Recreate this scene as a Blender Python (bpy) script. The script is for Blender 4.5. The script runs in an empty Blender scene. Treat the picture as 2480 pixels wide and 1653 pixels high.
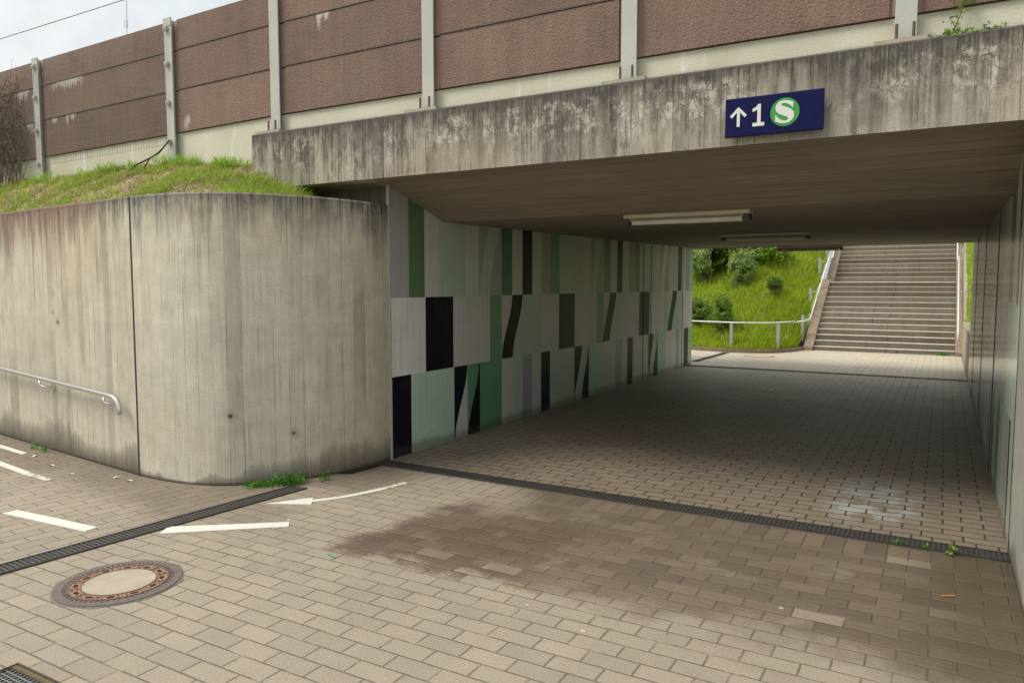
import bpy, bmesh, math, random
import numpy as np
from mathutils import Vector
random.seed(7); rng = np.random.default_rng(11)
sc = bpy.context.scene
COL = sc.collection
ORG = {}

# ------------------------------------------------------------------ node helpers
class NT:
    def __init__(s, nt):
        s.nt = nt; s.n = nt.nodes; s.l = nt.links
    def node(s, t, **kw):
        nd = s.n.new(t)
        for k, v in kw.items(): setattr(nd, k, v)
        return nd
    def put(s, sock, v):
        if isinstance(v, bpy.types.NodeSocket): s.l.new(v, sock)
        elif isinstance(v, (tuple, list)):
            if len(sock.default_value) == 4 and len(v) == 3: v = (*v, 1)
            sock.default_value = v
        else: sock.default_value = v
    def m(s, op, a, b=None, c=None, clamp=False):
        nd = s.node('ShaderNodeMath', operation=op, use_clamp=clamp)
        for i, v in enumerate((a, b, c)):
            if v is not None: s.put(nd.inputs[i], v)
        return nd.outputs[0]
    def add(s, a, b): return s.m('ADD', a, b)
    def sub(s, a, b): return s.m('SUBTRACT', a, b)
    def mul(s, a, b): return s.m('MULTIPLY', a, b)
    def inv(s, a): return s.m('SUBTRACT', 1.0, a)
    def floor(s, a): return s.m('FLOOR', a)
    def fract(s, a): return s.m('FRACT', a)
    def step(s, x, lo, hi):                       # smoothstep, works with lo > hi too
        nd = s.node('ShaderNodeMapRange', interpolation_type='SMOOTHSTEP')
        rev = lo > hi
        s.put(nd.inputs[0], x)
        nd.inputs[1].default_value = min(lo, hi); nd.inputs[2].default_value = max(lo, hi)
        nd.inputs[3].default_value = 1.0 if rev else 0.0; nd.inputs[4].default_value = 0.0 if rev else 1.0
        return nd.outputs[0]
    def xyz(s, x, y=0.0, z=0.0):
        nd = s.node('ShaderNodeCombineXYZ')
        for i, v in enumerate((x, y, z)): s.put(nd.inputs[i], v)
        return nd.outputs[0]
    def sep(s, v):
        nd = s.node('ShaderNodeSeparateXYZ'); s.put(nd.inputs[0], v); return nd.outputs
    def noise(s, v, scale=1.0, detail=3.0, rough=.55):
        nd = s.node('ShaderNodeTexNoise'); s.put(nd.inputs['Vector'], v)
        nd.inputs['Scale'].default_value = scale; nd.inputs['Detail'].default_value = detail
        nd.inputs['Roughness'].default_value = rough
        return nd.outputs[0]
    def white(s, v):
        nd = s.node('ShaderNodeTexWhiteNoise', noise_dimensions='3D'); s.put(nd.inputs['Vector'], v); return nd.outputs[0]
    def voro(s, v, scale, feature='F1', rand=1.0):
        nd = s.node('ShaderNodeTexVoronoi', feature=feature); s.put(nd.inputs['Vector'], v)
        nd.inputs['Scale'].default_value = scale; nd.inputs['Randomness'].default_value = rand
        return nd.outputs['Distance']
    def mix(s, f, a, b):
        nd = s.node('ShaderNodeMix', data_type='RGBA'); s.put(nd.inputs[0], f); s.put(nd.inputs[6], a); s.put(nd.inputs[7], b)
        return nd.outputs[2]
    def scale(s, c, f):
        nd = s.node('ShaderNodeMix', data_type='RGBA', blend_type='MULTIPLY'); nd.inputs[0].default_value = 1
        s.put(nd.inputs[6], c); s.put(nd.inputs[7], s.xyz(f, f, f)); return nd.outputs[2]
    def uv(s): return s.node('ShaderNodeTexCoord').outputs['UV']
    def pos(s): return s.node('ShaderNodeNewGeometry').outputs['Position']
    def island(s): return s.node('ShaderNodeNewGeometry').outputs['Random Per Island']

MATS = {}
def mat(name, fn):
    if name in MATS: return MATS[name]
    m = bpy.data.materials.new(name); m.use_nodes = True
    nt = NT(m.node_tree); b = m.node_tree.nodes['Principled BSDF']
    r = fn(nt) or {}
    for k, v in r.items():
        if k == 'bump':
            bp = nt.node('ShaderNodeBump'); bp.inputs['Distance'].default_value = v[1]
            bp.inputs['Strength'].default_value = v[2] if len(v) > 2 else 1.0
            nt.put(bp.inputs['Height'], v[0]); nt.l.new(bp.outputs[0], b.inputs['Normal'])
        else: nt.put(b.inputs[k], v)
    MATS[name] = m
    return m

def plain(name, col, rough=.6, metal=0.0, var=.12, scale=6.0, bump=.0, spec=None):
    def f(t):
        p = t.pos(); n = t.noise(p, scale, 5)
        c = t.scale(col, t.add(1 - var, t.mul(n, 2 * var)))
        fine = t.noise(p, scale * 25, 2)
        c = t.scale(c, t.add(1 - var * .5, t.mul(fine, var)))
        d = {'Base Color': c, 'Roughness': t.add(rough - .08, t.mul(n, .16)), 'Metallic': metal}
        if bump: d['bump'] = (fine, bump)
        if spec is not None: d['Specular IOR Level'] = spec
        return d
    return mat(name, f)

def concrete(name, base, vtop, top=.5, topcol=(.055, .05, .045), streak=.35, bw=.105, rust=False, efflo=0.0, foot=.3, spall=0.0, seam=.55, depth=.5, btone=.08, dboard=.45, footx=lambda t, u: 0.0, objrand=0.0):
    """board formed concrete: UV in metres, v is the height"""
    def f(t):
        uv = t.uv(); u, v, _ = t.sep(uv)
        wob = t.noise(t.xyz(t.mul(u, 3.0), t.mul(v, .8)), 1.0, 2)
        uu = t.add(u, t.mul(t.sub(wob, .5), .012))
        q = t.m('DIVIDE', uu, bw); bi = t.floor(q); fr = t.sub(q, bi)
        b1 = t.white(t.xyz(bi, 3.3, 1.1)); b2 = t.white(t.xyz(bi, 8.3, 4.1))
        edge = t.m('MINIMUM', fr, t.inv(fr))
        seamline = t.step(edge, .055, .012)
        sn = t.noise(t.xyz(t.mul(bi, 7.7), t.mul(v, 1.3)), 1.0, 3)
        sm = t.mul(seamline, t.step(sn, .46, .64))
        grain = t.noise(t.xyz(t.mul(u, 70), t.mul(v, 1.6)), 1.0, 3)
        grain2 = t.noise(t.xyz(t.mul(u, 16), t.mul(v, .7)), 1.0, 4)
        big = t.noise(t.xyz(t.mul(u, 1.0), t.mul(v, .55), 5.0), 1.0, 5)
        mott = t.noise(t.xyz(u, v, 9.0), 7.0, 5, .65)
        fine = t.noise(t.xyz(u, v, 2.0), 90.0, 2)
        tone = t.add(1 - btone * .5, t.mul(b1, btone))
        tone = t.mul(tone, t.add(.72, t.mul(big, .56)))
        tone = t.mul(tone, t.add(.70, t.mul(grain, .60)))
        tone = t.mul(tone, t.add(.72, t.mul(mott, .56)))
        tone = t.mul(tone, t.add(.68, t.mul(fine, .64)))
        if objrand:
            tone = t.mul(tone, t.add(1 - objrand / 2, t.mul(t.node('ShaderNodeObjectInfo').outputs['Random'], objrand)))
        c = t.scale(base, tone)
        c = t.mix(t.mul(t.step(big, .50, .70), .45), c, t.scale(tuple(q * .58 for q in base), tone))
        lift_ = t.step(t.add(v, t.mul(t.sub(b2, .5), .02)), 1.372, 1.362)
        c = t.mix(t.mul(lift_, .14), c, t.scale((.30, .30, .26), tone))
        pat = t.noise(t.xyz(t.mul(u, 2.2), t.mul(v, 1.6), 51.0), 1.0, 5, .6)
        c = t.mix(t.mul(t.step(pat, .54, .64), .22), c, t.scale(tuple(q * .66 for q in base), tone))
        warm = t.noise(t.xyz(t.mul(u, .7), t.mul(v, .7), 31.0), 1.0, 4)
        c = t.mix(t.mul(t.step(warm, .48, .66), .38), c, t.scale((base[0] * 1.0, base[1] * .84, base[2] * .70), tone))
        sfade = t.noise(t.xyz(t.mul(u, 2.1), t.mul(v, .9), 8.0), 1.0, 3)
        c = t.mix(t.mul(t.mul(t.step(grain2, .54, .74), t.step(sfade, .42, .62)), streak), c, t.scale(tuple(q * .36 for q in base), tone))
        # single boards that dried darker
        c = t.mix(t.mul(t.mul(t.m('GREATER_THAN', b2, .80), t.step(sfade, .40, .58)), dboard), c, t.scale(tuple(q * .44 for q in base), tone))
        # stains that run down from the top
        d = t.sub(vtop, v)
        run = t.noise(t.xyz(t.mul(u, 8.0), t.mul(v, .35), 3.0), 1.0, 5, .62)
        run2 = t.noise(t.xyz(t.mul(u, 42.0), t.mul(v, .6), 13.0), 1.0, 4, .6)
        wide = t.noise(t.xyz(t.mul(u, 1.4), 0.0, 23.0), 1.0, 3)
        blot = t.noise(t.xyz(t.mul(u, 14), t.mul(v, 6.0), 12.0), 1.0, 6, .72)
        reach = t.mul(t.add(.15, t.add(t.mul(t.step(run, .35, .72), 1.1), t.mul(t.step(wide, .38, .66), 1.1))), depth)
        rel = t.m('DIVIDE', d, reach)
        fade = t.m('POWER', t.m('SUBTRACT', 1.0, rel, clamp=True), .9)
        lump = t.step(t.add(t.mul(blot, .55), t.mul(run2, .55)), .36, .70)
        tm = t.mul(fade, t.add(.40, t.mul(lump, 1.1)))
        lip = t.step(t.add(d, t.mul(t.sub(blot, .5), .10)), .10, .0)
        tm = t.m('MAXIMUM', t.mul(tm, top), t.mul(lip, min(1, top)))
        c = t.mix(t.m('MINIMUM', tm, .95), c, t.scale(topcol, t.add(.5, t.mul(mott, 1.1))))
        if rust:
            ru = t.mul(t.step(u, -7.0, -7.7), t.step(t.sub(t.add(t.mul(run, 1.15), 0.0), d), .0, .45))
            ru = t.m('MAXIMUM', ru, t.mul(t.step(u, -6.45, -6.9), t.step(t.sub(t.mul(run, .9), d), .05, .45)))
            c = t.mix(t.mul(ru, .48), c, t.scale((.22, .10, .072), tone))
        if efflo > 0:
            zone = t.noise(t.xyz(t.mul(u, 1.3), t.mul(v, 1.4), 17.0), 1.0, 3)
            zz = t.mul(t.step(zone, .37, .52), t.mul(t.step(d, .05, .12), t.step(d, .52, .24)))
            pick = t.step(t.white(t.xyz(bi, 21.0, 2.0)), .3, .6)
            wn = t.noise(t.xyz(t.mul(u, 12), t.mul(v, 8), 40.0), 1.0, 6, .68)
            wm_ = t.noise(t.xyz(t.mul(u, 9), t.mul(v, 9), 80.0), 1.0, 5, .6)
            cv = t.xyz(t.add(u, t.mul(wn, .10)), t.mul(t.add(v, t.mul(wm_, .14)), .7))
            crack = t.voro(cv, 19.0, 'DISTANCE_TO_EDGE')
            tile = t.mul(t.mul(t.step(wn, .47, .57), t.step(crack, .02, .05)), t.mul(zz, t.add(.25, t.mul(pick, .75))))
            c = t.mix(t.mul(tile, efflo), c, t.scale((.62, .585, .51), t.add(.75, t.mul(mott, .5))))
            c = t.mix(t.mul(t.mul(t.mul(zz, t.step(wn, .40, .5)), t.step(crack, .022, .006)), .7), c, (.06, .055, .05))
            # dark blotches lower down, kept inside single boards
            bl = t.mul(t.step(t.add(t.mul(blot, .6), t.mul(run2, .45)), .50, .62), t.step(t.white(t.xyz(bi, 44.0, 2.0)), .30, .6))
            c = t.mix(t.mul(t.mul(bl, t.step(sfade, .32, .52)), .78), c, t.scale((.085, .075, .068), t.add(.6, mott)))
        # damp foot
        fn = t.noise(t.xyz(t.mul(u, 6), t.mul(v, 2.0), 6.0), 1.0, 6, .7); fw = t.noise(t.xyz(t.mul(u, 1.1), 0.0, 61.0), 1.0, 3)
        fs = t.noise(t.xyz(t.mul(u, 24), t.mul(v, 1.2), 66.0), 1.0, 4, .65)
        amt = t.add(t.step(fw, .40, .62), footx(t, u))
        hgt = t.mul(t.add(.03, t.add(t.mul(fs, .16), t.mul(fn, .10))), t.add(.35, amt))
        ft = t.m('POWER', t.m('SUBTRACT', 1.0, t.m('DIVIDE', v, hgt), clamp=True), .6)
        c = t.mix(t.mul(ft, foot), c, t.scale((.062, .048, .03), t.add(.5, mott)))
        c = t.mix(t.mul(t.step(v, .035, .0), foot), c, (.03, .025, .018))
        c = t.mix(t.mul(sm, seam), c, t.scale(c, .28))
        # form holes and pores
        hole = t.voro(t.xyz(u, v, 0.0), 1.9)
        c = t.mix(t.step(hole, .050, .030), c, t.scale(c, .25))
        c = t.mix(t.mul(t.step(hole, .14, .03), .4), c, t.scale(c, .5))
        pore = t.voro(t.xyz(u, v, 4.0), 22.0)
        c = t.mix(t.mul(t.step(pore, .09, .05), t.step(mott, .5, .62)), c, t.scale(c, .4))
        h = t.sub(t.add(t.mul(b1, .5), t.add(t.mul(grain, .35), t.add(t.mul(mott, .3), t.mul(fine, .2)))), t.add(t.mul(sm, 1.0), t.mul(t.step(hole, .03, .02), 1.0)))
        return {'Base Color': c, 'Roughness': .85, 'bump': (h, .004, .8)}
    return mat(name, f)

def paint(name, col, gloss=.33):
    """wall paint over board formed concrete, slightly glossy"""
    def f(t):
        uv = t.uv(); u, v, _ = t.sep(uv)
        q = t.m('DIVIDE', u, .1); bi = t.floor(q); fr = t.sub(q, bi)
        edge = t.m('MINIMUM', fr, t.inv(fr))
        sm = t.mul(t.step(edge, .05, .01), t.step(t.noise(t.xyz(t.mul(bi, 3.7), t.mul(v, 1.5)), 1.0, 3), .45, .6))
        grain = t.noise(t.xyz(t.mul(u, 60), t.mul(v, 1.5)), 1.0, 3)
        mott = t.noise(t.xyz(u, v), 3.0, 6, .6)
        b1 = t.white(t.xyz(bi, 1.0, 2.0))
        k = t.mul(t.add(.86, t.mul(mott, .28)), t.add(.93, t.mul(grain, .14)))
        k = t.mul(k, t.inv(t.mul(sm, .35)))
        c = t.scale(col, k)
        c = t.mix(t.mul(t.step(t.sub(v, t.mul(mott, .18)), .05, -.06), .55), c, (.06, .05, .04))
        scuff = t.noise(t.xyz(t.mul(u, 2), t.mul(v, 9)), 1.0, 5, .7)
        c = t.mix(t.mul(t.step(scuff, .62, .75), .25), c, (.12, .11, .1))
        hv = t.voro(t.xyz(u, v), 1.3)
        c = t.mix(t.step(hv, .028, .016), c, t.scale(c, .35))
        h = t.sub(t.add(t.mul(grain, .3), t.add(t.mul(b1, .5), t.mul(mott, .25))), t.add(sm, t.step(hv, .028, .016)))
        return {'Base Color': c, 'Roughness': t.add(gloss, t.mul(grain, .06)), 'Specular IOR Level': .12 if max(col) < .06 else .38, 'bump': (h, .003, .7)}
    return mat(name, f)

PL, PW = .248, .1205
def pavers(name, base, ang=0.0, ox=-2.354, oy=2.98, zone='front', rough=.78):
    def f(t):
        x, y, z = t.sep(t.pos())
        px, py = x, y
        if ang:
            ca, sa = math.cos(ang), math.sin(ang)
            px = t.add(t.mul(x, ca), t.mul(y, sa)); py = t.sub(t.mul(y, ca), t.mul(x, sa))
        wn = t.noise(t.xyz(x, y), 2.2, 2); wn2 = t.noise(t.xyz(x, y, 7.0), 2.2, 2)
        px = t.add(px, t.mul(t.sub(wn, .5), .012)); py = t.add(py, t.mul(t.sub(wn2, .5), .010))
        r = t.m('DIVIDE', t.sub(py, oy), PW); ri = t.floor(r); fy = t.sub(r, ri)
        jit = t.mul(t.sub(t.white(t.xyz(ri, 5.0, 5.0)), .5), .04)
        half = t.mul(t.m('MODULO', t.m('ABSOLUTE', ri), 2.0), .5)
        cx = t.add(t.sub(t.m('DIVIDE', t.sub(px, ox), PL), half), jit); ci = t.floor(cx); fx = t.sub(cx, ci)
        if zone in ('front', 'tunnel'):
            # courses laid across the row beside the drain
            if zone == 'front': lo, hi = 5.36 - .25, 5.36
            else: lo, hi = 5.56, 5.56 + .12
            ins = t.mul(t.m('GREATER_THAN', y, lo), t.m('LESS_THAN', y, hi))
            sx = t.m('DIVIDE', px, .124); si = t.floor(sx); sfx = t.sub(sx, si)
            sfy = t.m('DIVIDE', t.sub(y, lo), hi - lo)
            def sel(a, b): return t.add(t.mul(ins, b), t.mul(t.inv(ins), a))
            fx2 = sel(t.mul(t.m('MINIMUM', fx, t.inv(fx)), PL), t.mul(t.m('MINIMUM', sfx, t.inv(sfx)), .124))
            fy2 = sel(t.mul(t.m('MINIMUM', fy, t.inv(fy)), PW), t.mul(t.m('MINIMUM', sfy, t.inv(sfy)), hi - lo))
            idv = t.xyz(sel(ci, t.add(si, 500.0)), sel(ri, 900.0), 1.0)
        else:
            fx2 = t.mul(t.m('MINIMUM', fx, t.inv(fx)), PL); fy2 = t.mul(t.m('MINIMUM', fy, t.inv(fy)), PW)
            idv = t.xyz(ci, ri, 1.0)
        d = t.m('MINIMUM', fx2, fy2)
        id1 = t.white(idv); id2 = t.white(t.xyz(t.add(ci, 77.0), ri, 4.0))
        P = t.xyz(x, y)
        big = t.noise(P, .7, 5); mid = t.noise(P, 3.5, 5, .65); fine = t.noise(P, 95.0, 3, .7); grit = t.noise(P, 190.0, 3, .7)
        chip = t.noise(P, 26.0, 4, .7)
        jw = {'tunnel': .0052, 'plaza': .004}.get(zone, .0031)
        dd = t.sub(d, t.mul(t.sub(chip, .5), .006))
        joint = t.step(dd, jw + .0020, jw - .0016)
        jn = t.noise(P, 5.0, 4, .7)
        jvis = t.step(jn, .34, .50) if zone == 'front' else t.step(jn, .28, .42)
        tone = t.add(.935, t.mul(id1, .13))
        tone = t.mul(tone, t.add(.86, t.mul(big, .28)))
        tone = t.mul(tone, t.add(.86, t.mul(mid, .28)))
        tone = t.mul(tone, t.add(.55, t.mul(fine, .90)))
        tone = t.mul(tone, t.add(.62, t.mul(grit, .76)))
        c = t.scale(base, tone)
        rg = t.add(rough - .1, t.mul(mid, .2))
        if zone == 'front':
            n1 = t.add(t.mul(t.sub(t.noise(P, 1.7, 6, .62), .5), 1.2), t.mul(t.sub(t.noise(P, 38.0, 3, .7), .5), .35))
            idj = t.mul(t.sub(id1, .5), .16)
            a = t.step(t.add(t.add(t.sub(y, 3.62), n1), idj), -.24, .34)
            b = t.step(t.add(t.add(t.add(x, 3.22), t.mul(n1, .8)), idj), -.24, .30)
            clean = t.step(t.add(t.m('MULTIPLY', t.add(x, 3.25), t.add(x, 3.25)), t.m('MULTIPLY', t.sub(y, 4.95), t.sub(y, 4.95))), .45, .08)
            core = t.mul(t.mul(t.step(t.add(t.add(y, t.mul(n1, .55)), idj), 3.50, 3.66), t.step(t.add(y, t.mul(n1, .8)), 4.95, 4.45)), t.mul(t.step(t.add(x, t.mul(n1, .7)), -3.42, -3.20), t.step(t.add(x, t.mul(n1, .9)), -1.3, -2.3)))
            pale = t.mul(t.m('GREATER_THAN', id2, .965), .6)
            damp = t.mul(t.mul(a, b), t.mul(t.inv(t.mul(clean, .7)), t.add(.64, t.mul(mid, .42))))
            damp = t.mul(t.m('MAXIMUM', damp, t.mul(core, .98)), t.inv(pale))
            c = t.mix(damp, c, t.scale((.124, .093, .065), t.mul(tone, t.add(.85, t.mul(id1, .3)))))
            c = t.mix(t.mul(core, .45), c, t.scale((.128, .086, .061), tone))
            resid = t.mul(t.step(t.noise(P, 2.6, 5, .6), .56, .68), t.mul(t.mul(a, t.step(y, 5.2, 4.6)), .35)); c = t.mix(resid, c, t.scale((.30, .265, .205), tone))
            # greenish dirt near the right wall, dark dirt by the left corner
            g = t.mul(t.step(t.add(x, t.mul(n1, .3)), -.35, .30), .75)
            c = t.mix(g, c, t.scale((.075, .062, .034), tone))
            k2 = t.mul(t.step(t.add(t.m('ABSOLUTE', t.add(x, 4.35)), t.mul(n1, .35)), .55, .15), t.step(t.m('ABSOLUTE', t.sub(y, 4.95)), .62, .25))
            k2 = t.m('MAXIMUM', k2, t.mul(t.step(t.add(t.m('ABSOLUTE', t.add(x, 4.38)), t.mul(n1, .35)), .42, .15), t.mul(t.step(t.m('ABSOLUTE', t.sub(y, 3.72)), .34, .16), .6)))
            c = t.mix(t.mul(k2, .55), c, t.scale((.12, .095, .065), tone))
            rg = t.sub(rg, t.mul(damp, .30))
            jcol = (.105, .082, .056)
        elif zone == 'tunnel':
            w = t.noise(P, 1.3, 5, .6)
            mid_shade = t.mul(t.step(t.add(y, t.mul(w, 2.0)), 7.2, 9.2), t.step(t.add(y, t.mul(w, 2.0)), 13.6, 11.0)); c = t.mix(t.mul(mid_shade, t.add(.08, t.mul(t.step(t.add(x, t.mul(w, 1.0)), .2, -2.2), .16))), c, t.scale((.105, .088, .072), tone))  # darker middle: the weak light halfway in is put into the colour
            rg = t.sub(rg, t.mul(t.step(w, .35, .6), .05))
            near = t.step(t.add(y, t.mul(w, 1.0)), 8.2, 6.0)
            c = t.mix(t.mul(near, .75), c, t.scale((.165, .132, .097), tone)); c = t.mix(t.mul(t.step(t.add(y, t.mul(w, 2.0)), 11.5, 15.0), .6), c, t.scale((.47, .40, .32), tone))  # second mix pales the far end, its daylight put into the colour
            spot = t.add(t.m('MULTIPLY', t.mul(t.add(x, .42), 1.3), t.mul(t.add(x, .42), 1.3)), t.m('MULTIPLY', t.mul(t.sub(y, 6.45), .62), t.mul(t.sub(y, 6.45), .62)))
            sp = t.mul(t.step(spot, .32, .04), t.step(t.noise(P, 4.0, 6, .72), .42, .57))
            c = t.mix(t.mul(sp, .62), c, t.scale((.42, .45, .455), t.add(.6, t.mul(mid, .8))))  # wet sheen by the right drain, put into the colour as a pale patch
            jcol = (.040, .031, .023)
        elif zone == 'path':
            wl = t.add(y, t.mul(t.add(x, 6.132), .1105))       # distance from the wall line
            n1 = t.mul(t.sub(t.noise(P, 1.8, 5, .6), .5), .7)
            k = t.mul(t.step(t.add(wl, n1), 3.28, 3.75), t.add(.55, t.mul(mid, .5)))
            c = t.mix(t.mul(k, .85), c, t.scale((.15, .118, .082), tone))
            jcol = (.115, .092, .064)
        else:
            jcol = (.17, .14, .10)
        c = t.mix(t.mul(joint, t.mul(jvis, .92)), c, jcol)
        # moss in joints, trodden gum
        moss = t.mul(0.0 if zone in ('tunnel', 'plaza') else 1.0, t.mul(t.mul(t.step(d, .016, .004), t.step(t.noise(P, 1.1, 3), .60, .72)), .35))
        c = t.mix(moss, c, (.10, .095, .04))
        gum = t.voro(P, 2.3)
        c = t.mix(t.mul(t.step(gum, .034, .024), .85), c, (.50, .45, .36))
        dk = t.voro(t.xyz(x, y, 40.0), 2.7)
        c = t.mix(t.step(dk, .022, .012), c, (.07, .055, .04))
        tilt = t.add(t.mul(t.sub(id1, .5), t.mul(fx, 1.3)), t.mul(t.sub(id2, .5), t.mul(fy, .9)))
        h = t.sub(t.add(t.add(t.mul(id2, .55), tilt), t.add(t.mul(fine, .18), t.mul(mid, .3))), t.mul(t.step(dd, jw + .006, jw - .001), 1.6))
        return {'Base Color': c, 'Roughness': rg, 'Specular IOR Level': .34 if zone == 'tunnel' else .45, 'bump': (h, .0032, .8)}
    return mat(name, f)

def leafmat(name, a, b, trans=.35, rough=.55):
    def f(t):
        r = t.island(); c = t.mix(r, a, b)
        n = t.noise(t.pos(), 1.4, 3); c = t.scale(c, t.add(.6, t.mul(n, .8)))
        return {'Base Color': c, 'Roughness': rough}
    m = mat(name, f)
    if not m.get('tr'):
        m['tr'] = 1; nt = m.node_tree; b_ = nt.nodes['Principled BSDF']; out = nt.nodes['Material Output']
        tr = nt.nodes.new('ShaderNodeBsdfTranslucent'); mx = nt.nodes.new('ShaderNodeMixShader'); mx.inputs[0].default_value = trans
        src = b_.inputs['Base Color'].links[0].from_socket; nt.links.new(src, tr.inputs[0])
        nt.links.new(b_.outputs[0], mx.inputs[1]); nt.links.new(tr.outputs[0], mx.inputs[2]); nt.links.new(mx.outputs[0], out.inputs[0])
    return m

# ------------------------------------------------------------------ mesh helpers
class MB:
    def __init__(s): s.v = []; s.f = []; s.uv = {}; s.mi = {}
    def p(s, *c): s.v.append(tuple(map(float, c))); return len(s.v) - 1
    def face(s, pts, uv=None, mi=0):
        i = [s.p(*q) for q in pts]; s.f.append(i); k = len(s.f) - 1
        if uv: s.uv[k] = uv
        if mi: s.mi[k] = mi
    def box(s, x0, y0, z0, x1, y1, z1, mi=0):
        a = [(x0, y0, z0), (x1, y0, z0), (x1, y1, z0), (x0, y1, z0), (x0, y0, z1), (x1, y0, z1), (x1, y1, z1), (x0, y1, z1)]
        for q in ((0, 3, 2, 1), (4, 5, 6, 7), (0, 1, 5, 4), (1, 2, 6, 5), (2, 3, 7, 6), (3, 0, 4, 7)):
            s.face([a[k] for k in q], mi=mi)
    def prism(s, poly, axis, a, b, mi=0):
        """closed polygon of 2-D points extruded along an axis; (x: y,z) (y: x,z) (z: x,y)"""
        def P(q, w): return {'x': (w, q[0], q[1]), 'y': (q[0], w, q[1]), 'z': (q[0], q[1], w)}[axis]
        n = len(poly)
        s.face([P(q, a) for q in poly][::-1], mi=mi); s.face([P(q, b) for q in poly], mi=mi)
        for i in range(n):
            q, r = poly[i], poly[(i + 1) % n]
            s.face([P(q, a), P(r, a), P(r, b), P(q, b)], mi=mi)
    def tube(s, pts, r, n=8, cap=True, mi=0):
        pts = [Vector(p) for p in pts]; rings = []
        up = Vector((0, 0, 1))
        for i, p in enumerate(pts):
            d = (pts[min(i + 1, len(pts) - 1)] - pts[max(i - 1, 0)]).normalized()
            a = d.cross(up)
            if a.length < .05: a = d.cross(Vector((1, 0, 0)))
            a.normalize(); b = a.cross(d).normalized()
            rr = r[i] if isinstance(r, (list, tuple)) else r
            rings.append([s.p(*(p + a * (rr * math.cos(2 * math.pi * k / n)) + b * (rr * math.sin(2 * math.pi * k / n)))) for k in range(n)])
        for i in range(len(rings) - 1):
            for k in range(n):
                s.f.append([rings[i][k], rings[i][(k + 1) % n], rings[i + 1][(k + 1) % n], rings[i + 1][k]])
                if mi: s.mi[len(s.f) - 1] = mi
        if cap: s.f.append(rings[0][:]); s.f.append(rings[-1][::-1])
    def cyl(s, x, y, z0, z1, r, n=16, mi=0):
        s.prism([(x + r * math.cos(2 * math.pi * k / n), y + r * math.sin(2 * math.pi * k / n)) for k in range(n)], 'z', z0, z1, mi)
    def build(s, name, mats, parent=None, smooth=False, bevel=0.0, merge=True):
        o0 = Vector(ORG[parent]) if parent is not None else Vector((0, 0, 0))
        me = bpy.data.meshes.new(name)
        me.from_pydata([tuple(Vector(v) - o0) for v in s.v], [], s.f)
        uvl = me.uv_layers.new(name='UVMap')
        for k, poly in enumerate(me.polygons):
            if k in s.mi: poly.material_index = s.mi[k]
            ps = [s.v[i] for i in s.f[k]]
            if k in s.uv: uvs = s.uv[k]
            else:
                nn = poly.normal
                if abs(nn.z) > .7: uvs = [(p[0], p[1]) for p in ps]
                else:
                    t = Vector((-nn.y, nn.x, 0)).normalized()
                    if abs(t.x) > abs(t.y) and t.x < 0 or abs(t.y) >= abs(t.x) and t.y < 0: t = -t
                    uvs = [(p[0] * t.x + p[1] * t.y, p[2]) for p in ps]
            for li, w in zip(poly.loop_indices, uvs): uvl.data[li].uv = w
        for m in (mats if isinstance(mats, (list, tuple)) else [mats]): me.materials.append(m)
        bm = bmesh.new(); bm.from_mesh(me)
        if merge: bmesh.ops.remove_doubles(bm, verts=bm.verts, dist=1e-5)
        bmesh.ops.recalc_face_normals(bm, faces=bm.faces)
        bm.to_mesh(me); bm.free()
        if smooth:
            for poly in me.polygons: poly.use_smooth = True
        o = bpy.data.objects.new(name, me); COL.objects.link(o)
        if parent is not None: o.parent = parent; ORG[o] = ORG[parent]
        else: ORG[o] = (0, 0, 0)
        if bevel:
            md = o.modifiers.new('bevel', 'BEVEL'); md.width = bevel; md.segments = 2; md.limit_method = 'ANGLE'
        return o

def tag(o, label=None, cat=None, group=None, kind=None):
    for k, v in (('label', label), ('category', cat), ('group', group), ('kind', kind)):
        if v: o[k] = v
    return o
def thing(name, loc, label, cat, group=None):
    o = bpy.data.objects.new(name, None); COL.objects.link(o); o.location = loc; o.empty_display_size = .2
    ORG[o] = tuple(loc); return tag(o, label, cat, group)
def struct(name, mb, m, **k):
    return tag(mb.build(name, m, **k), kind='structure')
def copy_tree(o, off, parent=None):
    c = o.copy(); COL.objects.link(c)
    if parent is None: c.location = Vector(o.location) + Vector(off)
    else: c.parent = parent
    for ch in o.children: copy_tree(ch, off, c)
    return c

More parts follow.
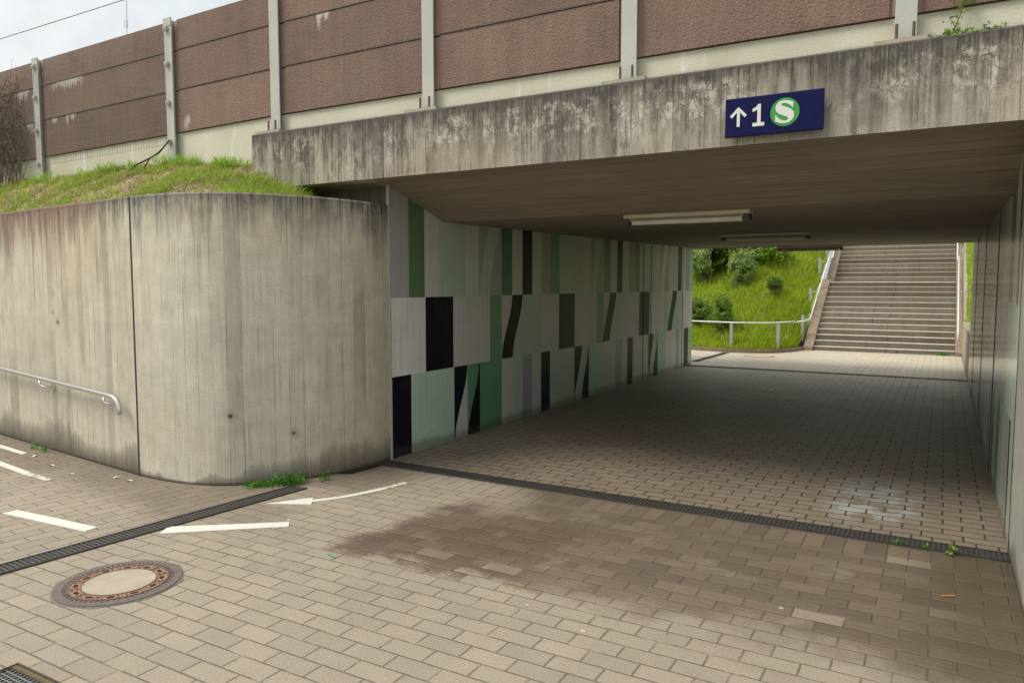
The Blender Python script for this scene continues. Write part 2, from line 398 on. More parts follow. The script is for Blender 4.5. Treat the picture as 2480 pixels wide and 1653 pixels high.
def catmull(pts, n=8):
    P = [pts[0]] + list(pts) + [pts[-1]]; out = []
    for i in range(1, len(P) - 2):
        for k in range(n):
            t = k / n; a, b, c, d = [np.array(q, float) for q in P[i - 1:i + 3]]
            out.append(tuple(.5 * ((2 * b) + (c - a) * t + (2 * a - 5 * b + 4 * c - d) * t * t + (3 * b - a - 3 * c + d) * t ** 3)))
    out.append(tuple(map(float, pts[-1]))); return out
def offset(path, d):
    out = []
    for i, p in enumerate(path):
        a = path[max(i - 1, 0)]; b = path[min(i + 1, len(path) - 1)]
        t = np.array(b[:2]) - np.array(a[:2]); t /= np.linalg.norm(t)
        out.append((p[0] - t[1] * d, p[1] + t[0] * d))
    return out
def raw(name, V, F, m, parent=None, kind=None):
    """V (n,3) array and F (k,3) array straight into one mesh"""
    o0 = np.array(ORG[parent] if parent is not None else (0, 0, 0), float)
    me = bpy.data.meshes.new(name); V = np.asarray(V, np.float32) - o0; F = np.asarray(F, np.int32)
    me.vertices.add(len(V)); me.vertices.foreach_set('co', V.astype(np.float32).ravel())
    me.loops.add(F.size); me.loops.foreach_set('vertex_index', F.ravel())
    me.polygons.add(len(F)); me.polygons.foreach_set('loop_start', np.arange(0, F.size, F.shape[1], dtype=np.int32))
    me.update(calc_edges=True); me.validate()
    me.materials.append(m)
    o = bpy.data.objects.new(name, me); COL.objects.link(o)
    if parent is not None: o.parent = parent; ORG[o] = ORG[parent]
    else: ORG[o] = (0, 0, 0)
    if kind: o['kind'] = kind
    return o
def blades(P, h, w, lean=.5):
    """grass blades (two triangles bent) rooted at P (n,3)"""
    n = len(P); a = rng.uniform(0, 2 * np.pi, n); b = rng.uniform(0, 2 * np.pi, n)
    side = np.stack([np.cos(a), np.sin(a), np.zeros(n)], 1) * (w * .5)[:, None]
    ln = rng.uniform(.1, 1, n) * lean
    dr = np.stack([np.cos(b) * ln, np.sin(b) * ln, np.ones(n)], 1)
    mid = P + dr * (h * .55)[:, None]
    tip = mid + np.stack([np.cos(b) * ln * 2.2, np.sin(b) * ln * 2.2, np.ones(n) * .8], 1) * (h * .42)[:, None]
    V = np.stack([P - side, P + side, mid + side * .8, mid - side * .8, tip], 1).reshape(-1, 3)
    k = np.arange(n)[:, None] * 5
    F = np.concatenate([k + np.array([[0, 1, 2]]), k + np.array([[0, 2, 3]]), k + np.array([[3, 2, 4]])])
    return V, F
def leaves(C, size, flat=.6):
    n = len(C); A = rng.normal(size=(n, 3)); A /= np.linalg.norm(A, axis=1)[:, None]
    B = rng.normal(size=(n, 3)); B -= A * (A * B).sum(1)[:, None]; B /= np.linalg.norm(B, axis=1)[:, None]
    s = (size * rng.uniform(.6, 1.3, n))[:, None]
    V = np.stack([C - A * s, C + B * s * flat * .5, C + A * s, C - B * s * flat * .5], 1).reshape(-1, 3)
    k = np.arange(n)[:, None] * 4
    F = np.concatenate([k + np.array([[0, 1, 2]]), k + np.array([[0, 2, 3]])])
    return V, F
def clumps(center, rad, n_cl, per, spread):
    """points gathered in clumps through an uneven ellipsoid"""
    d = rng.normal(size=(n_cl, 3)); d /= np.linalg.norm(d, axis=1)[:, None]
    r = rng.uniform(.25, 1.0, n_cl) ** .6
    K = np.array(center) + d * r[:, None] * np.array(rad) * rng.uniform(.75, 1.15, n_cl)[:, None]
    P = np.repeat(K, per, 0) + rng.normal(size=(n_cl * per, 3)) * spread
    return P

# ------------------------------------------------------------------ materials
conc_wall = concrete('concrete_retaining', (.52, .475, .375), 2.46, top=.75, rust=True, depth=.32, foot=.95, streak=.55, footx=lambda t, u: .75)
conc_curve = concrete('concrete_curved', (.53, .49, .395), 2.455, top=.72, depth=.34, foot=.85, streak=.5, bw=.125, dboard=.4, footx=lambda t, u: t.sub(t.mul(t.step(u, 1.45, 1.75), 1.0), .25))
conc_beam = concrete('concrete_parapet', (.36, .322, .262), 3.19, top=.88, topcol=(.045, .041, .037), depth=.46, efflo=.58, foot=0.0, streak=.75, bw=.115, btone=.22, dboard=.7, seam=.65)
conc_grey = concrete('concrete_grey', (.34, .31, .25), 9.0, top=0.0, foot=.3)
conc_pale = concrete('concrete_pale', (.44, .385, .30), .9, top=.3, depth=.12, foot=.6)
def _soffit(t):
    x, y, z = t.sep(t.pos())
    q = t.m('DIVIDE', t.add(y, t.mul(t.noise(t.xyz(t.mul(x, .8), t.mul(y, 3)), 1.0, 2), .02)), .11); bi = t.floor(q); fr = t.sub(q, bi)
    edge = t.m('MINIMUM', fr, t.inv(fr))
    b1 = t.white(t.xyz(bi, 2.0, 2.0))
    grain = t.noise(t.xyz(t.mul(x, 1.2), t.mul(y, 55)), 1.0, 4); g2 = t.noise(t.xyz(t.mul(x, .5), t.mul(y, 9), 3.0), 1.0, 5)
    big = t.noise(t.xyz(x, y), .8, 5)
    k = t.mul(t.add(.93, t.mul(b1, .10)), t.mul(t.add(.58, t.mul(grain, .84)), t.add(.6, t.mul(big, .8))))
    c = t.scale((.285, .236, .180), k)
    c = t.mix(t.mul(t.step(g2, .55, .75), .4), c, (.075, .058, .045))
    c = t.mix(t.mul(t.step(grain, .68, .78), .25), c, (.28, .24, .19))
    sm = t.step(edge, .05, .01); c = t.mix(t.mul(sm, t.mul(t.step(big, .45, .6), .3)), c, (.06, .05, .04))
    return {'Base Color': c, 'Roughness': .8, 'bump': (t.sub(t.add(grain, b1), sm), .005, .8)}
soffit_m = mat('soffit_concrete', _soffit)
def _panel(t):
    uv = t.uv(); u, v, _ = t.sep(uv)
    P = t.xyz(u, v)
    a = t.voro(P, 60.0); n = t.noise(P, 80.0, 4, .75); big = t.noise(P, 1.6, 5); rake = t.noise(t.xyz(t.mul(u, 22), t.mul(v, .7)), 1.0, 3)
    fine = t.noise(P, 150.0, 2)
    k = t.mul(t.add(.30, t.mul(n, 1.4)), t.mul(t.add(.76, t.mul(big, .48)), t.add(.82, t.mul(rake, .36))))
    k = t.mul(k, t.add(.55, t.mul(fine, .9)))
    ob = t.node('ShaderNodeObjectInfo').outputs['Random']; k = t.mul(k, t.add(.86, t.mul(ob, .28)))
    c = t.scale((.205, .134, .108), k)
    c = t.mix(t.mul(t.step(t.noise(P, .9, 4), .5, .7), .4), c, t.scale((.21, .153, .124), k))
    w = t.noise(t.xyz(t.mul(u, 14), t.mul(v, 3.0), 3.0), 1.0, 5)
    # lime runs below the joints, in a few places
    for jz, spots in ((4.29, ((-9.55, .42), (-5.25, .14), (-10.6, .2))), (3.86, ((-9.5, .14), (-9.85, .08), (-10.45, .12)))):
        dz = t.sub(jz, v); sp = 0.0
        for xc, hw in spots:
            q = t.step(t.add(t.m('ABSOLUTE', t.sub(u, xc)), t.mul(t.sub(t.noise(t.xyz(t.mul(u, 11), xc), 1.0, 3), .5), .25)), hw, hw * .45)
            sp = q if isinstance(sp, float) else t.m('MAXIMUM', sp, q)
        run = t.mul(sp, t.mul(t.step(dz, -.01, .0), t.m('POWER', t.m('SUBTRACT', 1.0, t.m('DIVIDE', dz, t.add(.015, t.mul(t.step(w, .34, .72), .17))), clamp=True), .7)))
        c = t.mix(t.mul(run, t.add(.35, t.mul(t.step(n, .35, .6), .6))), c, (.72, .70, .66))
        jn = t.noise(t.xyz(t.mul(u, 9), jz), 1.0, 3)
        c = t.mix(t.mul(t.step(t.m('ABSOLUTE', dz), .022, .004), t.add(.3, t.mul(jn, .6))), c, (.055, .045, .04))
    sx_ = t.m('ABSOLUTE', t.sub(u, -7.28)); sz_ = t.m('ABSOLUTE', t.sub(v, 3.50))
    c = t.mix(t.mul(t.mul(t.step(sx_, .07, .01), t.step(sz_, .10, .02)), t.mul(t.step(w, .38, .6), .8)), c, (.72, .70, .66))
    dirt = t.noise(P, 2.6, 6, .65)
    c = t.mix(t.mul(t.step(dirt, .50, .68), .40), c, t.scale((.10, .075, .065), k))
    h = t.add(t.mul(a, .8), t.add(n, t.mul(rake, .3)))
    return {'Base Color': c, 'Roughness': .95, 'bump': (h, .007, .8)}
panel_m = mat('exposed_aggregate', _panel)
margin_m = plain('panel_margin', (.36, .245, .215), .85, var=.2, scale=9, bump=.002)
def _plinth(t):
    uv = t.uv(); u, v, _ = t.sep(uv); P = t.xyz(u, v)
    n = t.noise(P, 2.5, 5); run = t.noise(t.xyz(t.mul(u, 8), t.mul(v, .8)), 1.0, 4); fine = t.noise(P, 60.0, 3)
    c = t.scale((.58, .55, .445), t.mul(t.add(.8, t.mul(n, .4)), t.add(.86, t.mul(fine, .28))))
    c = t.mix(t.mul(t.step(run, .58, .74), .55), c, (.82, .83, .80))
    c = t.mix(t.mul(t.step(t.noise(P, 1.1, 4), .58, .72), .35), c, (.42, .36, .24))
    c = t.mix(t.mul(t.mul(t.step(t.sub(v, t.mul(n, .05)), 3.245, 3.19), t.step(u, -6.15, -6.0)), .6), c, (.09, .08, .065))
    return {'Base Color': c, 'Roughness': .88, 'bump': (fine, .002)}
plinth_m = mat('cream_concrete', _plinth)
post_m = plain('post_paint', (.45, .446, .415), .5, var=.14, scale=3)
steel_m = plain('galvanised_steel', (.46, .47, .46), .42, metal=.75, var=.2, scale=5)
rail_m = plain('brushed_stainless', (.58, .55, .52), .30, metal=.9, var=.12, scale=4)
whiterail_m = plain('white_rail', (.68, .68, .66), .35, var=.06)
rust_m = plain('rusty_bolt', (.13, .09, .07), .75, metal=.3, var=.4, scale=30)
dark_m = plain('dark_void', (.012, .011, .01), .9)
soil_m = mat('bank_soil', lambda t: (lambda p, n, k: {'Base Color': t.mix(t.step(n, .42, .62), t.scale((.27, .18, .12), t.add(.4, t.mul(k, 1.2))), t.scale((.30, .31, .10), t.add(.5, k))), 'Roughness': .95, 'bump': (k, .03)})(t.pos(), t.noise(t.pos(), 3.0, 5), t.noise(t.pos(), 22.0, 5, .7)))
meadow_m = mat('meadow_soil', lambda t: (lambda n, k: {'Base Color': t.mix(t.step(n, .4, .66), t.scale((.12, .21, .015), t.add(.5, k)), t.scale((.20, .22, .05), t.add(.5, k))), 'Roughness': .95, 'bump': (k, .05)})(t.noise(t.pos(), 1.2, 5), t.noise(t.pos(), 14.0, 5, .7)))
def _mark(t):
    x, y, z = t.sep(t.pos()); P = t.xyz(x, y)
    w = t.noise(P, 9.0, 6, .7); f = t.noise(P, 120.0, 2)
    c = t.scale((.64, .62, .56), t.add(.75, t.mul(f, .5)))
    c = t.mix(t.mul(t.step(w, .60, .70), .55), c, (.36, .31, .23))
    return {'Base Color': c, 'Roughness': .7, 'bump': (f, .001)}
mark_m = mat('road_paint', _mark)
def _worn(t):
    x, y, z = t.sep(t.pos()); P = t.xyz(x, y); w = t.noise(P, 16.0, 6, .75); f = t.noise(P, 120.0, 2)
    c = t.mix(t.step(w, .44, .56), t.scale((.66, .63, .55), t.add(.8, t.mul(f, .4))), (.31, .255, .18))
    return {'Base Color': c, 'Roughness': .75}
worn_m = mat('worn_road_paint', _worn)

pav_front = pavers('pavers_front', (.288, .243, .183), zone='front')
pav_path = pavers('pavers_path', (.288, .243, .186), ang=math.radians(83.5), ox=3.0, oy=5.2, zone='path')
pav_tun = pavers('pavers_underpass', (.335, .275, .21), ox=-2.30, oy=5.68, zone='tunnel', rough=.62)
pav_far = pavers('pavers_plaza', (.47, .41, .315), ox=-2.3, oy=15.5, zone='plaza')

PC = {'beige': (.63, .60, .575), 'light': (.76, .74, .72), 'grey': (.41, .40, .405), 'violet': (.37, .36, .40), 'sage': (.48, .59, .49),
      'pale': (.50, .66, .53), 'green': (.12, .33, .19), 'leaf': (.105, .22, .095), 'teal': (.045, .17, .125), 'black': (.008, .008, .018), 'navy': (.007, .009, .032), 'brown': (.036, .030, .034),
      'lit_green': (.44, .70, .51), 'moss': (.29, .34, .24)}  # first one here: green of the far blocks with daylight put into it
PN = list(PC); PMATS = [paint('wall_paint_' + k, PC[k]) for k in PN]; GMATS = [paint('gloss_wall_paint_' + k, PC[k], .15) for k in PN]
def PI_(k): return PN.index(k)

# ------------------------------------------------------------------ ground
H_CURVE = [(-6.132, 4.015), (-5.711, 4.021), (-5.316, 4.113), (-5.052, 4.304), (-4.803, 4.634), (-4.664, 4.979), (-4.602, 5.35), (-4.60, 5.62)]
curve = catmull(H_CURVE, 8)
wall_l = [(-18.0, 5.318), (-15.0, 4.989), (-12.0, 4.664), (-9.213, 4.355), (-6.147, 4.017)]
XL, XR, YN, YF = -4.6, .42, 5.62, 15.6
b = MB(); b.face([(-250, -250, -.06), (250, -250, -.06), (250, 250, -.06), (-250, 250, -.06)]); struct('ground', b, meadow_m)
DR0, DR1 = (-4.83, 2.0), (-4.62, 4.46)                 # side drain centre line
kx = (DR1[0] - DR0[0]) / (DR1[1] - DR0[1]); xs = DR0[0] + kx * (-6 - DR0[1])
xe = DR0[0] + kx * (4.62 - DR0[1])
b = MB(); b.face([(xs, -6, 0), (9, -6, 0), (9, 5.48, 0), (-4.5, 5.48, 0), (-4.55, 5.0, 0), (-4.74, 4.9, 0), (xe - .18, 4.72, 0), (xe, 4.62, 0)]); struct('pavement', b, pav_front)
b = MB(); b.face([(-15, -6, 0), (xs, -6, 0), (xe, 4.62, 0), (xe - .18, 4.72, 0), (-5.2, 4.6, 0), (-6.0, 4.3, 0), (-15, 5.3, 0)]); struct('path', b, pav_path)
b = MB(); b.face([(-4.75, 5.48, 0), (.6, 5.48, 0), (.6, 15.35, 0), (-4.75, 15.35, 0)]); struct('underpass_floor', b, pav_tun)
b = MB(); b.face([(-16, 15.35, 0), (1.2, 15.35, 0), (1.2, 22, 0), (-16, 22, 0)]); struct('plaza', b, pav_far)

# ------------------------------------------------------------------ retaining walls
def wall_along(path, z0, z1a, z1b, th, m, name, parent, ustart):
    mb = MB(); inner = offset(path, th); n = len(path); u = ustart; zt = [z1a + (z1b - z1a) * i / (n - 1) for i in range(n)]
    L = [0]
    for i in range(1, n): L.append(L[-1] + math.dist(path[i][:2], path[i - 1][:2]))
    ch = .015
    for i in range(n - 1):
        p, q, pi, qi = path[i], path[i + 1], inner[i], inner[i + 1]; ua, ub = u + L[i], u + L[i + 1]
        mb.face([(p[0], p[1], z0), (q[0], q[1], z0), (q[0], q[1], zt[i + 1] - ch), (p[0], p[1], zt[i] - ch)], [(ua, z0), (ub, z0), (ub, zt[i + 1] - ch), (ua, zt[i] - ch)])
        c1 = offset(path, ch)
        a_, b_ = c1[i], c1[i + 1]
        mb.face([(p[0], p[1], zt[i] - ch), (q[0], q[1], zt[i + 1] - ch), (b_[0], b_[1], zt[i + 1]), (a_[0], a_[1], zt[i])], [(ua, zt[i] - .03), (ub, zt[i] - .03), (ub, zt[i]), (ua, zt[i])])
        mb.face([(a_[0], a_[1], zt[i]), (b_[0], b_[1], zt[i + 1]), (qi[0], qi[1], zt[i + 1]), (pi[0], pi[1], zt[i])], [(ua, 1.5), (ub, 1.5), (ub, 1.7), (ua, 1.7)])
        mb.face([(qi[0], qi[1], z0), (pi[0], pi[1], z0), (pi[0], pi[1], zt[i]), (qi[0], qi[1], zt[i + 1])], [(ua, z0), (ub, z0), (ub, 2), (ua, 2)])
    for i in (0, n - 1):
        p, q = path[i], inner[i]; mb.face([(p[0], p[1], z0), (q[0], q[1], z0), (q[0], q[1], zt[i]), (p[0], p[1], zt[i] - ch)])
    return mb.build(name, m, parent)
w1 = wall_along(wall_l, -.05, 2.50, 2.462, .25, conc_wall, 'retaining_wall', None, -18.02)
tag(w1, 'board marked grey concrete retaining wall carrying the stainless handrail, rust stained along its top', 'wall')
w2 = wall_along(curve, -.05, 2.462, 2.452, .25, conc_curve, 'retaining_wall', None, 0.0)
tag(w2, 'rounded board marked concrete wall bending into the underpass mouth, dark run marks at its top', 'wall')
b = MB(); b.tube([(-6.139, 4.020, -.02), (-6.139, 4.020, 2.45)], .013, 6); o = b.build('joint_seal', plain('joint_rubber', (.05, .05, .045), .8), w2)
# right hand wing, mostly out of the picture
mir = lambda P: [(2 * -2.09 - x, y) for x, y in P][::-1]
w3 = wall_along([(XR, 5.60), (XR, 4.6)] + [(XR + .03, 4.2), (XR + .18, 3.7), (XR + .5, 3.25), (XR + 1.0, 2.95), (XR + 6, 2.6)], -.05, 2.62, 2.6, .25, concrete('concrete_wing', (.40, .39, .34), 2.62, top=.4, depth=.2, foot=.8), 'retaining_wall', None, 3.0)
tag(w3, 'pale grey concrete wall with mossy foot at the right edge, before the painted wall', 'wall')

# handrail on the wall
hr = thing('wall_handrail', (-7.5, 4.05, .0), 'round stainless handrail bracketed to the concrete wall, its end bent down', 'handrail')
def wallY(x): return 4.015 - .1098 * (x + 6.132)
pts = [(x, wallY(x) - .085, .70 - .036 * (x + 6.42)) for x in (-14.5, -12, -9, -7, -6.5)]
pts += [(-6.40, wallY(-6.40) - .085, .695), (-6.345, wallY(-6.345) - .085, .675), (-6.31, wallY(-6.31) - .085, .635), (-6.292, wallY(-6.29) - .085, .59), (-6.285, wallY(-6.285) - .085, .55)]
b = MB(); b.tube(pts, .0215, 14); b.build('rail', rail_m, hr, smooth=True)
for x in (-13.2, -10.3, -7.78, -6.46):
    zr = .70 - .036 * (x + 6.42); yw = wallY(x)
    b = MB(); b.tube([(x - .10, yw - .085, zr - .02), (x - .09, yw - .085, zr - .06), (x - .06, yw - .08, zr - .075), (x - .02, yw - .05, zr - .08), (x, yw - .0, zr - .085)], .008, 8)
    br = b.build('bracket', rail_m, hr, smooth=True)
    b = MB(); b.tube([(x, yw - .010, zr - .085), (x, yw + .002, zr - .085)], .036, 16); b.build('wall_plate', rail_m, br)

# ------------------------------------------------------------------ underpass: walls, murals, deck
def clampz(z): return z
def sm(t): return t * t * (3 - 2 * t)
def curvepts(yt, yb, z1, z0, n=10):     # from top to bottom, an S bend
    return [(yt + (yb - yt) * sm(i / n), z1 + (z0 - z1) * i / n) for i in range(n + 1)]
Z0, Z1, Z2, Z3 = 0.0, .80, 1.568, 2.66  # rows below turn paler far in: daylight from the exit put into the paints
R1 = [(5.64, 'grey'), (5.93, 'leaf'), (6.19, 'beige'), (6.44, 'sage'), (6.95, 'beige'), (7.22, 'grey'), (7.73, 'teal'), (7.98, 'beige'), (8.24, 'navy'), (8.5, 'beige'), (8.75, 'grey'), (9.01, 'green'), (9.29, 'sage'),
      (10.06, 'beige'), (10.36, 'grey'), (10.86, 'leaf'), (11.12, 'beige'), (11.39, 'brown'), (11.63, 'beige'), (11.92, 'moss'), (12.23, 'leaf'), (12.43, 'sage'), (13.27, 'beige'), (13.52, 'grey'), (14.02, 'lit_green'), (14.3, 'beige'), (14.6, 'brown'), (14.84, 'light'), (15.12, 'grey'), (15.37, 'lit_green')]
R2 = [(5.64, 'light'), (6.2, 'black'), (6.7, 'beige'), (7.46, 'green'), (7.73, 'beige'), (8.0, 'sage'), (8.75, 'beige'), (9.28, 'brown'), (9.79, 'beige'), (10.58, 'green'), (10.84, 'beige'), (11.1, 'pale'), (11.84, 'beige'), (12.43, 'brown'), (12.95, 'light'), (13.75, 'lit_green'), (14.0, 'light'), (14.27, 'pale'), (14.96, 'light')]
R3 = [(5.64, 'black'), (5.95, 'pale'), (6.71, 'beige'), (6.975, 'green'), (7.23, 'green'), (7.73, 'beige'), (8.0, 'sage'), (8.25, 'violet'), (8.5, 'beige'), (8.75, 'navy'), (9.01, 'sage'), (9.79, 'beige'), (10.04, 'sage'), (10.31, 'lit_green'), (10.82, 'beige'), (11.35, 'grey'), (11.63, 'beige'), (11.88, 'brown'), (12.14, 'pale'), (12.93, 'beige'), (13.17, 'pale'), (13.45, 'lit_green'), (13.91, 'light'), (14.54, 'grey'), (14.74, 'light'), (15.06, 'brown'), (15.35, 'lit_green')]
def mural(parent, x, inward, name='mural', rows=None):
    mb = MB()
    def put(poly, k, lift):
        mb.face([(x + inward * lift, y, z) for y, z in poly], [(y, z) for y, z in poly], PI_(k))
    for R, a, c in rows or ((R1, Z2, Z3), (R2, Z1, Z2), (R3, Z0, Z1)):
        for i, (y, k) in enumerate(R):
            y2 = R[i + 1][0] if i + 1 < len(R) else YF
            put([(y, a), (y2, a), (y2, c), (y, c)], k, .004)
    if rows: return mb.build(name, GMATS, parent, merge=False)
    def band(yt0, yt1, yb0, yb1, z1, z0, k):
        A = curvepts(yt0, yb0, z1, z0); B = curvepts(yt1, yb1, z1, z0)
        for i in range(len(A) - 1): put([A[i], A[i + 1], B[i + 1], B[i]], k, .007)
    for yt0, yt1, yb0, yb1, k in ((7.46, 7.72, 7.22, 7.46, 'sage'), (10.56, 10.82, 10.36, 10.56, 'sage'), (13.76, 14.0, 13.53, 13.76, 'light')): band(yt0, yt1, yb0, yb1, Z3, Z2, k)
    for yt0, yt1, yb0, yb1, k in ((7.98, 8.24, 7.73, 7.99, 'black'), (11.1, 11.35, 10.84, 11.1, 'brown'), (14.27, 14.54, 14.0, 14.25, 'brown')): band(yt0, yt1, yb0, yb1, Z2, Z1, k)
    for y0, w, k in ((6.71, .26, 'black'), (9.79, .25, 'navy'), (12.93, .25, 'brown')):
        band(y0, y0 + w, y0, y0 + .012, Z1, Z0, k)
        band(y0 + 2 * w - .02, y0 + 2 * w, y0 + w + .01, y0 + 2 * w, Z1, Z0, k)
    return mb.build(name, PMATS, parent, merge=False)
uw1 = thing('underpass_wall', (XL, 5.64, 0), 'long left underpass wall painted with green, black and beige blocks', 'wall')
b = MB(); b.box(XL - .35, 5.702, -.05, XL, YF + .02, 2.9); b.build('wall_body', conc_grey, uw1)
mural(uw1, XL, 1)
b = MB(); b.box(XL - .02, 5.622, .0, XL + .012, 5.641, 2.66); b.build('edge_strip', plain('pale_edge', (.42, .41, .38), .6), uw1)
for yy in (12.62, 13.02, 14.92):
    b = MB(); b.box(XL, yy, .0, XL + .009, yy + .012, 2.46); b.build('wall_joint', dark_m, uw1)
uw2 = thing('underpass_wall', (XR, 5.64, 0), 'shiny right underpass wall with grey and green paint, seen edge on', 'wall')
b = MB(); b.box(XR, 5.602, -.05, XR + .35, 14.85, 2.9); b.build('wall_body', conc_grey, uw2)
Q1 = [(5.60, 'grey'), (5.78, 'brown'), (5.9, 'beige'), (6.25, 'leaf'), (6.6, 'sage'), (7.3, 'grey'), (8.4, 'grey'), (9.0, 'violet'), (10.6, 'sage'), (11.6, 'grey'), (13.0, 'grey'), (13.8, 'beige')]
Q2 = [(5.60, 'sage'), (6.0, 'pale'), (6.55, 'grey'), (7.0, 'violet'), (8.0, 'sage'), (8.9, 'grey'), (10.9, 'grey'), (11.5, 'beige'), (13.2, 'sage'), (14.0, 'beige')]
Q3 = [(5.60, 'sage'), (5.86, 'black'), (5.96, 'grey'), (6.3, 'sage'), (6.9, 'green'), (7.25, 'beige'), (7.6, 'brown'), (7.75, 'grey'), (8.5, 'pale'), (9.3, 'grey'), (11.0, 'grey'), (11.8, 'violet'), (13.5, 'sage'), (14.2, 'beige')]
for yy in (7.98, 10.4, 12.9):
    b = MB(); b.box(XR - .0085, yy, .0, XR, yy + .014, 2.46); b.build('wall_joint', dark_m, uw2)
YFs = YF; YF = 14.84
mural(uw2, XR, -1, rows=((Q1, Z2, Z3), (Q2, Z1, Z2), (Q3, Z0, Z1))); YF = YFs
# abutment recess behind the curved wall, its shade put into the concrete colour
b = MB(); b.box(-9, 5.645, -.05, XL - .001, 5.70, 2.9)
tag(b.build('abutment_wall', concrete('concrete_shaded', (.13, .11, .105), 2.9, top=.5, depth=.5)), 'concrete abutment wall coloured dark for the shade in the gap under the parapet end', 'wall')

br = thing('railway_bridge', (-2.1, 5.3, 2.6), 'concrete railway bridge over the underpass with stained parapet face and dark board marked soffit', 'bridge')
BX0, BX1 = -6.062, 7.0
b = MB()
zb, ztp = 2.648, 3.19
prof = [(5.30, zb), (5.30, ztp - .012), (5.312, ztp), (5.75, ztp), (5.75, zb)]
b.prism(prof, 'x', BX0, BX1)
b.build('parapet_beam', conc_beam, br)
b = MB()
prof = [(5.752, ztp - .02), (5.752, zb + .02), (5.62, zb + .004), (6.53, 2.352), (15.6, 2.452), (15.6, 3.1), (5.9, 3.1)]
prof = [(5.60, zb - .003), (6.53, 2.352), (15.62, 2.452), (15.62, 3.12), (5.76, 3.12), (5.76, zb - .003)]
b.prism(prof, 'x', -9.0, 7.0)
b.build('soffit', soffit_m, br)
b = MB(); b.prism([(5.325, zb + .002), (5.325, zb - .006), (5.595, zb - .006), (5.595, zb + .002)], 'x', BX0 + .01, BX1); b.build('drip_edge', soffit_m, br)
b = MB(); b.box(-9, 15.62, 2.45, 7, 15.9, 3.2); b.build('parapet_beam', conc_beam, br)

# ceiling lights
def clight(x0, x1, y, zt, label):
    o = thing('ceiling_light', ((x0 + x1) / 2, y, zt), label, 'light', 'ceiling lights in the underpass')
    b = MB(); b.prism([(y, zt + .02), (y, zt - .030), (y + .006, zt - .034), (y + .149, zt - .034), (y + .155, zt - .030), (y + .155, zt + .02)], 'x', x0, x1)
    b.build('housing', plain('lamp_housing', (.70, .63, .51), .5, var=.2), o)
    b = MB(); b.prism([(y + .022, zt - .034), (y + .022, zt - .060), (y + .133, zt - .060), (y + .133, zt - .034)], 'x', x0 + .05, x1 - .05)
    b.build('gear_tray', plain('lamp_tray', (.24, .21, .18), .5, var=.2), o)
    b = MB(); b.prism([(y + .028, zt - .060), (y + .040, zt - .095), (y + .115, zt - .095), (y + .127, zt - .060)], 'x', x0 + .07, x1 - .07)
    b.build('diffuser', plain('lamp_diffuser', (.60, .56, .48), .25, var=.2), o)
    for xa, xb in ((x0 + .012, x0 + .05), (x1 - .05, x1 - .002)):
        b = MB(); b.prism([(y + .012, zt - .036), (y + .026, zt - .09), (y + .128, zt - .09), (y + .142, zt - .036)], 'x', xa, xb); b.build('end_cap', plain('lamp_cap', (.05, .045, .045), .5), o)
    return o
clight(-2.67, -1.50, 6.76, 2.356, 'long ceiling lamp with pale front tray, nearest the underpass mouth')
clight(-2.77, -1.59, 10.75, 2.400, 'dark ceiling lamp midway under the bridge, between two pale lamps')
clight(-2.87, -1.69, 15.44, 2.435, 'pale ceiling lamp at the far edge of the soffit, before the grass slope')

# ------------------------------------------------------------------ station sign
sg = thing('station_sign', (-1.02, 5.25, 2.82), 'dark blue sign with white arrow, number 1 and green round S badge on the parapet', 'sign')
SX0, SX1, SZ0, SZ1 = -1.336, -.710, 2.695, 2.951; SWd, SHt = SX1 - SX0, SZ1 - SZ0; SY = 5.232
blue_m = plain('sign_blue', (.006, .007, .060), .5, spec=.12, var=.3, scale=14); swhite = plain('sign_white', (.66, .66, .62), .45, var=.06); sgreen = plain('sign_green', (.035, .28, .045), .4, var=.1)
b = MB(); b.box(SX0, SY, SZ0, SX1, 5.262, SZ1); b.build('board', blue_m, sg, bevel=.003)
for k in (.2, .8):
    b = MB(); b.box(SX0 + SWd * k - .02, 5.262, SZ0 + .05, SX0 + SWd * k + .02, 5.302, SZ1 - .05); b.build('fixing', steel_m, sg)
def sp(u, v): return (SX0 + SWd * u, SZ1 - SHt * v)
b = MB()
cx_, tip, bot = .142, .235, .745
b.prism([sp(cx_ - .0155, tip + .07), sp(cx_ + .0155, tip + .07), sp(cx_ + .0155, bot), sp(cx_ - .0155, bot)], 'y', SY - .003, SY + .001)
b.prism([sp(cx_, tip), sp(cx_ + .089, .455), sp(cx_ + .068, .515), sp(cx_, .33), sp(cx_ - .068, .515), sp(cx_ - .089, .455)], 'y', SY - .0035, SY + .001)
b.build('arrow', swhite, sg)
b = MB(); u0 = .352
b.prism([sp(.290, .40), sp(.290, .325), sp(.330, .275), sp(.345, .215), sp(.376, .215), sp(.376, .685), sp(.414, .685), sp(.414, .775), sp(.292, .775), sp(.292, .685), sp(.340, .685), sp(.340, .345), sp(.315, .385)], 'y', SY - .003, SY + .001)
b.build('digit', swhite, sg)
ccx, ccz = sp(.62, .488); RR = .0915
b = MB(); b.prism([(ccx + RR * math.cos(2 * math.pi * k / 48), ccz + RR * math.sin(2 * math.pi * k / 48)) for k in range(48)], 'y', SY - .003, SY + .001)
bd = b.build('badge', sgreen, sg)
SP = [(1478, 448), (1400, 428), (1330, 425), (1265, 445), (1220, 490), (1202, 545), (1213, 600), (1258, 640), (1330, 666), (1385, 685), (1402, 712), (1385, 738), (1340, 745), (1285, 728), (1240, 695), (1205, 650), (1203, 757), (1270, 782), (1340, 788), (1410, 770), (1465, 728), (1490, 668), (1484, 605), (1440, 560), (1370, 530), (1312, 512), (1293, 492), (1305, 475), (1345, 468), (1400, 482), (1440, 512), (1472, 545)]
